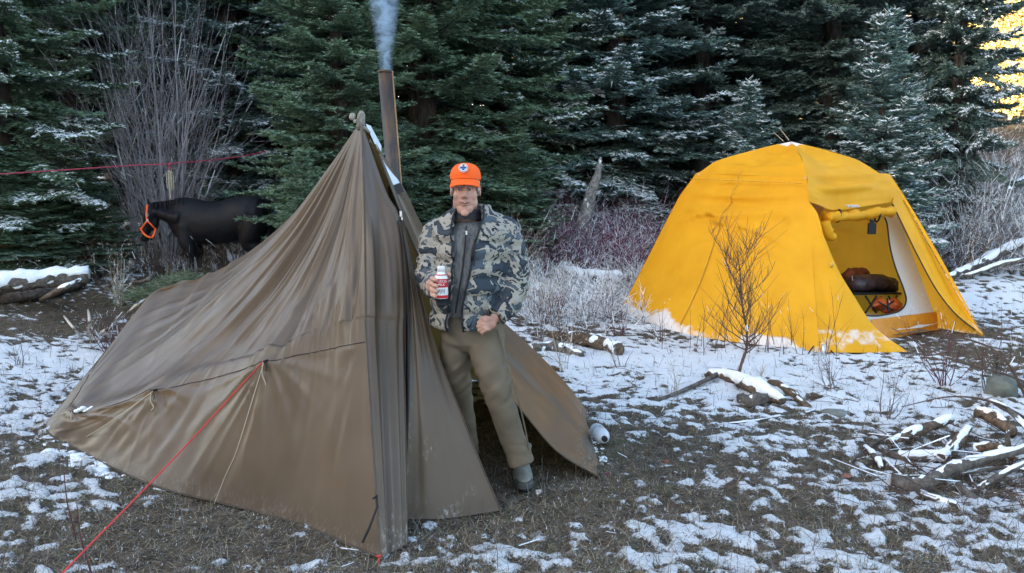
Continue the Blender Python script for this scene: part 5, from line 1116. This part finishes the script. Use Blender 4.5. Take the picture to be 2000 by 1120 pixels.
def disc(name, r, off, m, cx=0, cy=0, k=24, parent=capo, ry=None):
    a_ = np.linspace(0, 2 * math.pi, k, endpoint=False); ry = ry or r; c_ = bc + rt_ * cx + up_ * cy + fw_ * off
    V = [c_ + rt_ * r * math.cos(q) + up_ * ry * math.sin(q) - fw_ * .002 for q in a_] + [c_ + rt_ * r * math.cos(q) + up_ * ry * math.sin(q) for q in a_]
    return obj(name, V, [tuple(range(k, 2 * k))] + [(j, (j + 1) % k, k + (j + 1) % k, k + j) for j in range(k)], m, parent)
wht = plain('badge_white', (.68, .68, .66), .6, .05); blu = plain('badge_blue', (.03, .10, .28), .6, .1)
disc('badge', .024, .003, wht); disc('badge_ring', .0215, .0045, M['black']); disc('badge_field', .0195, .006, wht)
mbq = MB(); mbq.box(bc + fw_ * .008 + up_ * -.001, (.032, .002, .011)); mobj('badge_band', mbq, blu, capo); disc('badge_mark', .006, .0075, M['black'], .001, .011); disc('badge_mark', .008, .0075, blu, 0, -.011, ry=.004)
disc('badge_mark', .003, .0085, org.m, .003, .009)
# inner shirt collar and zipped grey vest
vest = NT('vest_cloth', .75, .2); n = vest.noise(vest.mapv(vest.obj(), (14, 14, 5)), 2.0, 6, .7, 1.2); vest.col(vest.ramp(n, [(.3, (.035, .035, .038)), (.48, (.10, .10, .10)), (.6, (.15, .15, .145)), (.75, (.07, .07, .07))])); vest.bump(n, .4, .01)
rg = [(Q(921, 432, .01), .088, .080), (Q(920, 446, .01), .125, .100), (Q(920, 462, 0), .170, .125), (Q(921, 500, 0), .175, .145), (Q(922, 545, -.005), .175, .150), (Q(924, 590, -.005), .172, .152), (Q(924, 614, -.005), .170, .150)]
V, F = loft(rg, 60); d = .006 * noise3(V[:, 0] * 9, V[:, 1] * 9, V[:, 2] * 22); V = V + np.stack([0 * d, -d, 0 * d], 1); obj('vest', V, F, vest.m, man, True)
mb = MB(); V, F = loft([(Hd(.004, .018, -.150), .092, .088), (Hd(.004, .010, -.118), .074, .076), (Hd(.004, .008, -.098), .070, .072), (Hd(.004, .010, -.098), .062, .062), (Hd(.004, .012, -.140), .06, .06)], 28, False); obj('shirt_collar', V, F, M['black'], man, True)
zl = [Q(911, 442, -.118), Q(909, 470, -.140), Q(904, 520, -.158), Q(897, 565, -.160), Q(889, 612, -.158)]
mb = MB(); mb.tube(cr(zl, 5), .0052, 6); zz_ = mobj('vest_zip', mb, M['black'], man); mb = MB(); mb.box(Q(911, 455, -.140), (.008, .006, .02)); mobj('zip_puller', mb, M['metal'], zz_)
# jacket: C-shaped shell open in front, with baffles; sleeves joined to it
def cshell(rings, k=56, th=.034):
    V = []
    for (c, rx, ry, tc_, hw) in rings:
        c = arr(c); a_ = np.linspace(tc_ + hw, tc_ - hw + 2 * math.pi, k)
        o = np.stack([c[0] + rx * np.sin(a_), c[1] - ry * np.cos(a_), c[2] + 0 * a_], 1); i_ = np.stack([c[0] + (rx - th) * np.sin(a_), c[1] - (ry - th) * np.cos(a_), c[2] + 0 * a_], 1)
        V.append(np.concatenate([o, i_[::-1]]))
    m = 2 * k; n = len(rings); F = [(i * m + j, i * m + (j + 1) % m, (i + 1) * m + (j + 1) % m, (i + 1) * m + j) for i in range(n - 1) for j in range(m)]
    F += [(j, m - 1 - j, m - 2 - j, j + 1) for j in range(k - 1)]; e = (n - 1) * m; F += [(e + j, e + j + 1, e + m - 2 - j, e + m - 1 - j) for j in range(k - 1)]
    return np.concatenate(V), F
keys = [(400, .098, .098, -.05, .80), (410, .112, .104, -.06, .68), (420, .158, .112, -.08, .52), (434, .195, .130, -.11, .40), (455, .205, .145, -.14, .32), (480, .196, .158, -.18, .26), (520, .188, .170, -.22, .24), (560, .190, .176, -.26, .20), (600, .178, .172, -.28, .20), (636, .172, .168, -.26, .26)]
ky = np.array([q[0] for q in keys]); ys_ = np.linspace(400, 638, 82); rings = []
for y_ in ys_:
    v_ = [np.interp(y_, ky, [q[i] for q in keys]) for i in range(1, 5)]
    bf = .020 * abs(math.sin(math.pi * (y_ - 440) / 33.0)) ** .6 * (1 if y_ > 440 else 0)
    rings.append((Q(921 - 12 * float(ss(520, 636, y_)), y_, .01), v_[0] + bf, v_[1] + bf, v_[2], v_[3]))
mb = MB(); mb.add(*cshell(rings))
def sleeve(pts, rad, n=10, bl=.052):
    q = cr(pts, n); rr = np.interp(np.linspace(0, 1, len(q)), np.linspace(0, 1, len(rad)), rad); s_ = np.concatenate([[0], np.cumsum(np.linalg.norm(np.diff(q, axis=0), axis=1))])
    return tube(q, rr + .016 * np.abs(np.sin(math.pi * s_ / bl)) ** .6 - .008, 26)
mb.add(*sleeve([Q(880, 468, .01), Q(853, 458, .01), Q(842, 500, -.01), Q(838, 534, -.05), Q(846, 556, -.14), P(850, 563, 3.97)], [.060, .076, .070, .066, .058, .044]))
mb.add(*sleeve([Q(962, 468, .01), Q(986, 454, .01), Q(1002, 505, .0), Q(1005, 552, -.02), Q(994, 592, -.09), Q(970, 620, -.155)], [.060, .076, .074, .072, .062, .046], bl=.056))
V, F, N = remesh(mb.np()[0], mb.np()[1], .0085, 1, .35)
d = .005 * noise3(V[:, 0] * 14, V[:, 1] * 14, V[:, 2] * 30) + .003 * noise3(V[:, 0] * 40, V[:, 1] * 40, V[:, 2] * 60); V = V + N * d[:, None]
cm = NT('camouflage', .65, .25); v0 = cm.mapv(cm.obj(), (1, 1, 1.15)); n1 = cm.noise(v0, 9.5, 3, .6, .8); n2 = cm.noise(cm.mapv(cm.obj(), (1.1, 1, 1)), 12.5, 3.5, .65, 1.0)
c1 = cm.ramp(n1, [(0, (.026, .036, .047)), (.43, (.010, .012, .016)), (.467, (.28, .255, .21)), (.575, (.012, .014, .018)), (.598, (.060, .080, .095))], True)
c2 = cm.ramp(n2, [(0, (.012, .014, .018)), (.385, (.012, .014, .018)), (.41, (0, 0, 0)), (.64, (1, 1, 1))], True)
n4 = cm.noise(cm.obj(), 16, 3, .6, 1.0)
msk = cm.ramp(n2, [(0, 0), (.60, 1)], True); lt = cm.ramp(n1, [(0, (.11, .125, .13)), (.5, (.075, .085, .10))], True)
fc_ = cm.mix(cm.math('MULTIPLY', msk, .9), c1, lt); fc_ = cm.mix(cm.ramp(n4, [(0, 0), (.655, .85)], True), fc_, (.33, .30, .25)); fc_ = cm.mix(cm.ramp(n4, [(0, .9), (.33, 0)], True), fc_, (.018, .020, .026))
cm.col(fc_); cm.bump(cm.noise(cm.obj(), 60, 3), .25, .004)
jk = obj('jacket', V, F, cm.m, man, True)
for s in (-1, 1):
    e = [arr(r_[0]) + np.array([r_[1] * math.sin(r_[3] + s * r_[4]), -r_[2] * math.cos(r_[3] + s * r_[4]) - .003, 0]) for r_ in rings[::3]]
    mb = MB(); mb.tube(e, .0055, 6); mobj('zip', mb, M['black'], jk)
mb = MB(); mb.tube([Q(927, 478, -.176), Q(927, 500, -.184), Q(926, 520, -.187)], .005, 6); mobj('pocket_zip', mb, M['black'], jk)
mb = MB(); mb.tube(cr([P(843, 566, 3.96), P(850, 574, 3.93), P(858, 570, 3.93)], 3), .006, 5); 
def text_mesh(s, size, ext=.0008):
    cu = bpy.data.curves.new('t', 'FONT'); cu.body = s; cu.size = size; cu.extrude = ext; cu.align_x = 'CENTER'; cu.align_y = 'CENTER'; cu.resolution_u = 2
    o = bpy.data.objects.new('t', cu); COL.objects.link(o); dg = bpy.context.evaluated_depsgraph_get(); me = o.evaluated_get(dg).to_mesh()
    V = np.array([v.co[:] for v in me.vertices]); F = [tuple(p.vertices) for p in me.polygons]; bpy.data.objects.remove(o); return V, F
V, F = text_mesh('KU', .016); c_ = Q(944, 468, -.186); obj('logo', c_ + np.stack([V[:, 0], -V[:, 2], V[:, 1]], 1), F, plain('logo_pale', (.6, .58, .52), .6), jk)
# trousers
pants = NT('trousers', .85, .15); n = pants.noise(pants.obj(), 7, 4); pants.col(pants.ramp(n, [(.3, (.115, .090, .062)), (.7, (.165, .13, .092))])); pants.bump(pants.noise(pants.obj(), 160, 2), .3, .002)
mb = MB(); mb.add(*loft([(Q(924, 598, .01), .150, .115), (Q(925, 620, .01), .162, .125), (Q(925, 645, .01), .162, .125), (Q(926, 668, .02), .15, .115), (Q(932, 684, .03), .12, .09)], 28))
def legt(pts, rad, seed): 
    q = cr(pts, 8); rr = np.interp(np.linspace(0, 1, len(q)), np.linspace(0, 1, len(rad)), rad); V, F = tube(q, rr, 26); return V, F
mb.add(*legt([Q(948, 640, .01), Q(952, 690, -.04), Q(966, 745, -.08), Q(981, 795, -.06), Q(998, 848, -.01), Q(1012, 884, .0), Q(1019, 908, -.01)], [.102, .094, .082, .074, .071, .070, .069], 1))
mb.add(*legt([Q(893, 645, .03), Q(890, 700, .06), Q(893, 750, .12), Q(900, 800, .20), Q(908, 850, .28), Q(913, 890, .33)], [.094, .086, .078, .074, .072, .068], 2))
V, F, N = remesh(mb.np()[0], mb.np()[1], .0085, 2, .4)
zz = V[:, 2]; d = .004 * noise3(V[:, 0] * 9, V[:, 1] * 9, zz * 18 + V[:, 0] * 12) + .002 * (1 - ss(.15, .45, zz)) * np.sin(zz * 110 + 3 * noise3(V[:, 0] * 12, V[:, 1] * 12, zz * 8)) + .009 * np.exp(-((zz - .62) / .12) ** 2) * noise3(V[:, 0] * 10, V[:, 1] * 12, zz * 34 - V[:, 0] * 25) + .008 * np.exp(-((zz - .88) / .10) ** 2) * noise3(V[:, 0] * 14 + zz * 20, V[:, 1] * 9, zz * 14)
tr_ = obj('trousers', V + N * d[:, None], F, pants.m, man, True)
mb = MB(); mb.tube(cr([Q(972, 645, -.09), Q(988, 700, -.10), Q(1004, 750, -.12), Q(1017, 800, -.09), Q(1028, 850, -.05), Q(1036, 900, -.02)], 6), .0045, 5); mobj('side_seam', mb, plain('seam_brown', (.13, .10, .07), .8), tr_)
# boots
def boot(c, yaw, vis):
    """c: heel-centre on the ground; toe points along yaw from -Y"""
    mb = MB(); R_ = lambda x, y, z: c + np.array([x * math.cos(yaw) - y * math.sin(yaw), x * math.sin(yaw) + y * math.cos(yaw), z])
    mb.add(*loft([(R_(0, .02, .02), .044, .052, yaw), (R_(0, .01, .10), .046, .056, yaw), (R_(0, .01, .20), .056, .064, yaw)], 20))
    mb.add(*loft([(R_(0, -.07, .008), .052, .145, yaw), (R_(0, -.07, .035), .056, .150, yaw), (R_(0, -.060, .062), .052, .132, yaw), (R_(0, -.04, .088), .042, .095, yaw), (R_(0, -.02, .105), .034, .06, yaw)], 24))
    V, F, N = remesh(mb.np()[0], mb.np()[1], .006, 3, .5); b_ = obj('boot', V, F, plain('boot_grey', (.16, .155, .125), .65, .25, 20), man, True)
    V, F = loft([(R_(0, -.07, .0), .057, .150, yaw), (R_(0, -.07, .026), .060, .156, yaw)], 26); obj('sole', V, F, M['black'], b_)
    V, F = loft([(R_(0, -.145, .02), .055, .082, yaw), (R_(0, -.145, .040), .054, .080, yaw), (R_(0, -.15, .052), .044, .066, yaw)], 26); obj('toe_guard', V, F, plain('toe_rubber', (.05, .048, .045), .6), b_)
    mb = MB(); mb.ell(R_(0, -.050, .125), (.030, .012, .030), 10); obj('elastic_gore', *mb.np()[:2], plain('gore_dark', (.035, .045, .05), .8), b_)
gb = G(1020, 945); boot(np.array([gb[0] + .0, gb[1] + .035, 0.0]), .05, True)
boot(np.array([Q(913, 890, .33)[0], 4.53, .0]), -.3, False)
# drink bottle
dk = empty('drink_bottle', bot, 'small white and red protein drink bottle held in the hand of the man', 'bottle')
ax = bup - bot; L_ = np.linalg.norm(ax); ax = ax / L_; ax = np.array([0, 0, 1.0]); L_ = .168
def bt_(z0, z1, r0, r1, name, m, nseg=1, k=28, cap=True, mid=None, par=dk):
    zs = [z0, z1] if mid is None else [z0, *[q[0] for q in mid], z1]; rs = [r0, r1] if mid is None else [r0, *[q[1] for q in mid], r1]
    V, F = loft([(bot + ax * a_, b_, b_) for a_, b_ in zip(zs, rs)], k, cap); return obj(name, V, F, m, par, True)
wp = plain('bottle_white', (.66, .66, .66), .3, .04); rdm = plain('label_red', (.42, .012, .02), .4, .15)
bt_(0, .132, .030, .018, 'bottle_body', wp, mid=[(.004, .033), (.095, .034), (.112, .030), (.124, .020)]); bt_(.132, .158, .0185, .0170, 'cap', wp, mid=[(.155, .0185)])
bt_(.056, .098, .0346, .0342, 'label_band', rdm, cap=False); bt_(.004, .018, .0338, .0346, 'label_foot', rdm, cap=False); bt_(.114, .119, .0300, .0260, 'label_neck', rdm, cap=False)
for s_, z_, sz in (('MUSCLE', .086, .0165), ('MILK', .070, .0165)):
    V, F = text_mesh(s_, sz, .0003); th = V[:, 0] / .0348 + .10; rr = .0350 + V[:, 2]; obj('label_text', bot + np.stack([rr * np.sin(th), -rr * np.cos(th), z_ + V[:, 1]], 1), F, wp, dk)
mb = MB()
for i in range(7): mb.tube([bot + np.array([.0346 * math.sin(-.5 + .17 * i), -.0346 * math.cos(-.5 + .17 * i), .026 + .004 * (i % 3)]), bot + np.array([.0346 * math.sin(-.42 + .17 * i), -.0346 * math.cos(-.42 + .17 * i), .050 - .004 * (i % 2)])], .0018, 5)
mobj('label_print', mb, plain('label_grey', (.22, .23, .25), .4), dk)

# ------------------------------------------------------------------ the horse
YH = 12.5
def Hh(px, py, dy=0.0): return P(px, py, YH + dy)
m_ = 1 / 124.4
mb = MB()
def rib(stations, k=24):
    """body stations along x: (px, top py, bottom py, half width m, dy)"""
    V = []; a_ = np.linspace(0, 2 * math.pi, k, endpoint=False)
    for (px, t0, b0, hw, dy) in stations:
        c = Hh(px, (t0 + b0) / 2, dy); rz_ = (b0 - t0) / 2 * m_; V.append(np.stack([c[0] + 0 * a_, c[1] + hw * np.sin(a_), c[2] + rz_ * np.cos(a_)], 1))
    n = len(stations); F = [(i * k + j, (i + 1) * k + j, (i + 1) * k + (j + 1) % k, i * k + (j + 1) % k) for i in range(n - 1) for j in range(k)] + [tuple(range(k)), tuple((n - 1) * k + j for j in range(k))[::-1]]
    return np.concatenate(V), F
mb.add(*rib([(330, 398, 440, .08, 0), (338, 390, 458, .15, 0), (350, 386, 470, .22, 0), (366, 385, 476, .25, 0), (385, 388, 478, .27, 0), (405, 393, 479, .29, 0), (430, 393, 478, .30, 0), (450, 388, 474, .29, 0), (470, 383, 468, .29, 0), (490, 383, 466, .29, 0), (508, 387, 464, .26, 0), (520, 396, 452, .18, 0), (527, 410, 436, .07, 0)]))
mb.tube(cr([Hh(298, 412, -.02), Hh(312, 415), Hh(328, 420), Hh(346, 425), Hh(362, 428)], 4), [.15] * 2 + [.16, .17, .18, .19, .20, .21, .22, .235, .25, .26, .27, .28, .29, .30, .31], 18, flat=.52)
# head: poll to muzzle, hanging
hp = cr([Hh(297, 402, -.04), Hh(295, 418, -.07), Hh(290, 437, -.10), Hh(285, 455, -.12), Hh(284, 467, -.13)], 4)
mb.tube(hp, np.interp(np.linspace(0, 1, len(hp)), [0, .2, .4, .6, .8, 1], [.11, .135, .13, .095, .078, .065]), 18, flat=.62)
mb.ell(Hh(299, 436, -.08), (.09, .075, .12), 14); mb.ell(Hh(283, 466, -.13), (.07, .055, .055), 14)
for dy in (-.06, .08): mb.tube([Hh(294, 402, -.04 + dy), Hh(289, 395, -.05 + dy), Hh(285, 386, -.05 + dy)], [.032, .036, .008], 8, flat=.6)
def leg(pts, rad): q = cr(pts, 5); rr = np.interp(np.linspace(0, 1, len(q)), np.linspace(0, 1, len(rad)), rad); mb.add(*tube(q, rr, 14))
gy = lambda px, dy: G(px, 0) if False else None
def foot(px, dy): x = (px - 1000) / FPX * (YH + dy); return np.array([x, YH + dy, gz(x, YH + dy)])
def front(px, dy, sh): 
    f = foot(px, dy); k_ = f + (-.01, 0, .42); leg([Hh(sh, 440, dy * .8), Hh(sh + 2, 470, dy), Hh(px, 492, dy), k_, f + (0, 0, .22), f + (.0, 0, .10), f + (-.03, 0, .03)], [.15, .13, .085, .062, .045, .055, .068])
front(372, -.16, 362); front(388, .16, 370)
def hind(px, dy):
    f = foot(px, dy); leg([Hh(500, 425, dy * .8), Hh(494, 450, dy), Hh(488, 475, dy), f + (.14, 0, .52), f + (.10, 0, .40), f + (.06, 0, .18), f + (.03, 0, .09), f + (0, 0, .03)], [.24, .20, .14, .085, .062, .048, .055, .07])
hind(495, -.16); hind(478, .16)
V, F, N = remesh(mb.np()[0], mb.np()[1], .022, 4, .5); d = .010 * noise3(V[:, 0] * 5, V[:, 1] * 5, V[:, 2] * 5); V = V + N * d[:, None]
coat = NT('black_coat', .55, .22); n = coat.noise(coat.mapv(coat.obj(), (6, 6, 10)), 3, 4); coat.col(coat.ramp(n, [(.3, (.004, .004, .006)), (.7, (.010, .010, .012))])); coat.bump(coat.noise(coat.mapv(coat.obj(), (40, 40, 12)), 3, 3), .25, .01)
horse = empty('horse', foot(420, 0), 'black horse in an orange halter standing side on behind the shelter', 'horse'); obj('body', V, F, coat.m, horse, True)
rr_ = np.random.default_rng(4); A, B = [], []
for i in range(500):
    t_ = rr_.random(); px = 297 + 66 * t_; py = 394 - 8 * t_; p = Hh(px, py + 2, rr_.normal(-.03, .04)); A.append(p); B.append(p + (rr_.normal(.02, .03), -.05 + rr_.normal(0, .05), -.08 - .22 * rr_.random()))
V, F = prisms(A, B, .010, 0.0, 3); obj('mane', V, F, coat.m, horse)
A, B = [], []
for i in range(300): p = Hh(526, 408 + rr_.random() * 6, rr_.normal(0, .03)); A.append(p); B.append(p + (rr_.normal(.06, .05), rr_.normal(0, .06), -.5 - .4 * rr_.random()))
V, F = prisms(A, B, .012, .003, 3); obj('tail', V, F, coat.m, horse)
mb = MB(); mb.ell(Hh(288, 421, -.155), (.018, .012, .016), 10); mobj('eye', mb, plain('horse_eye', (.02, .012, .01), .1, .1), horse, True)
hal = plain('orange_webbing', (.95, .13, .025), .6, .1, 30)
halter = empty('halter', (0, 0, 0)); halter.parent = horse; halter.location = (0, 0, 0)
def strap(pts, name='strap', r=.016): mb = MB(); q = cr([Hh(*p) for p in pts], 5); mb.tube(q, r, 6); mobj(name, mb, hal, halter, True)
strap([(288, 401, -.14), (287, 412, -.18), (286, 421, -.19), (288, 431, -.20)], r=.020)
strap([(288, 431, -.20), (281, 440, -.20), (276, 449, -.17)]); strap([(288, 431, -.20), (296, 440, -.19), (303, 447, -.15)], r=.013)
strap([(276, 449, -.17), (280, 456, -.20), (288, 462, -.21), (297, 464, -.19), (301, 458, -.17), (304, 447, -.15)]); strap([(276, 449, -.17), (274, 447, -.10), (275, 446, -.05)], r=.018)
strap([(304, 447, -.15), (303, 452, -.08), (300, 450, .0)], r=.014)
mb = MB(); mb.tube(cr([Hh(286, 417, -.215), Hh(289, 419, -.215), Hh(288, 423, -.215), Hh(285, 421, -.215)], 3), .006, 5); mobj('buckle', mb, M['metal'], halter)
mb = MB(); mb.box(Hh(288, 431, -.215), (.03, .012, .035)); mobj('buckle', mb, M['metal'], halter)
# high line with the rope hanging from it
cord('high_line', [P(-60, 344, 10.5), P(100, 334, 11.2), P(250, 324, 11.8), P(330, 320, 12.0), P(450, 309, 12.7), P(520, 296, 13.2)], .0085, plain('pink_red_rope', (.42, .05, .09), .7, .3, 100), 'red picket line stretched across in front of the bare grey shrub', 10, 6)
kn = P(331, 322, 11.95); mb = MB(); mb.ell(kn, (.025, .02, .02), 8); mb.tube([kn, kn + (0, 0, -.08)], .012, 6); mobj('line_knot', mb, plain('knot_red', (.4, .05, .08), .8), label='red knot in the picket line above the horse neck', cat='knot')
mb = MB()
for dx, ln_ in ((-.045, .24), (-.01, .30), (.03, .26)): mb.tube([kn + (dx * .4, -.01, -.09), kn + (dx, -.02, -.14), kn + (dx + .003, -.02, -.12 - ln_ * .8), kn + (dx + .012, -.02, -.12 - ln_), kn + (dx + .026, -.015, -.12 - ln_ * .85), kn + (dx + .024, -.01, -.15), kn + (dx * .4 + .01, -.01, -.09)], .0048, 5)
mb.tube([kn + (-.01, 0, -.1), kn + (-.012, 0, -.3), kn + (-.008, 0, -.50)], .010, 5); mobj('coiled_rope', mb, M['tan_cord'], label='tan lead rope coiled and hung from the red picket line', cat='rope')
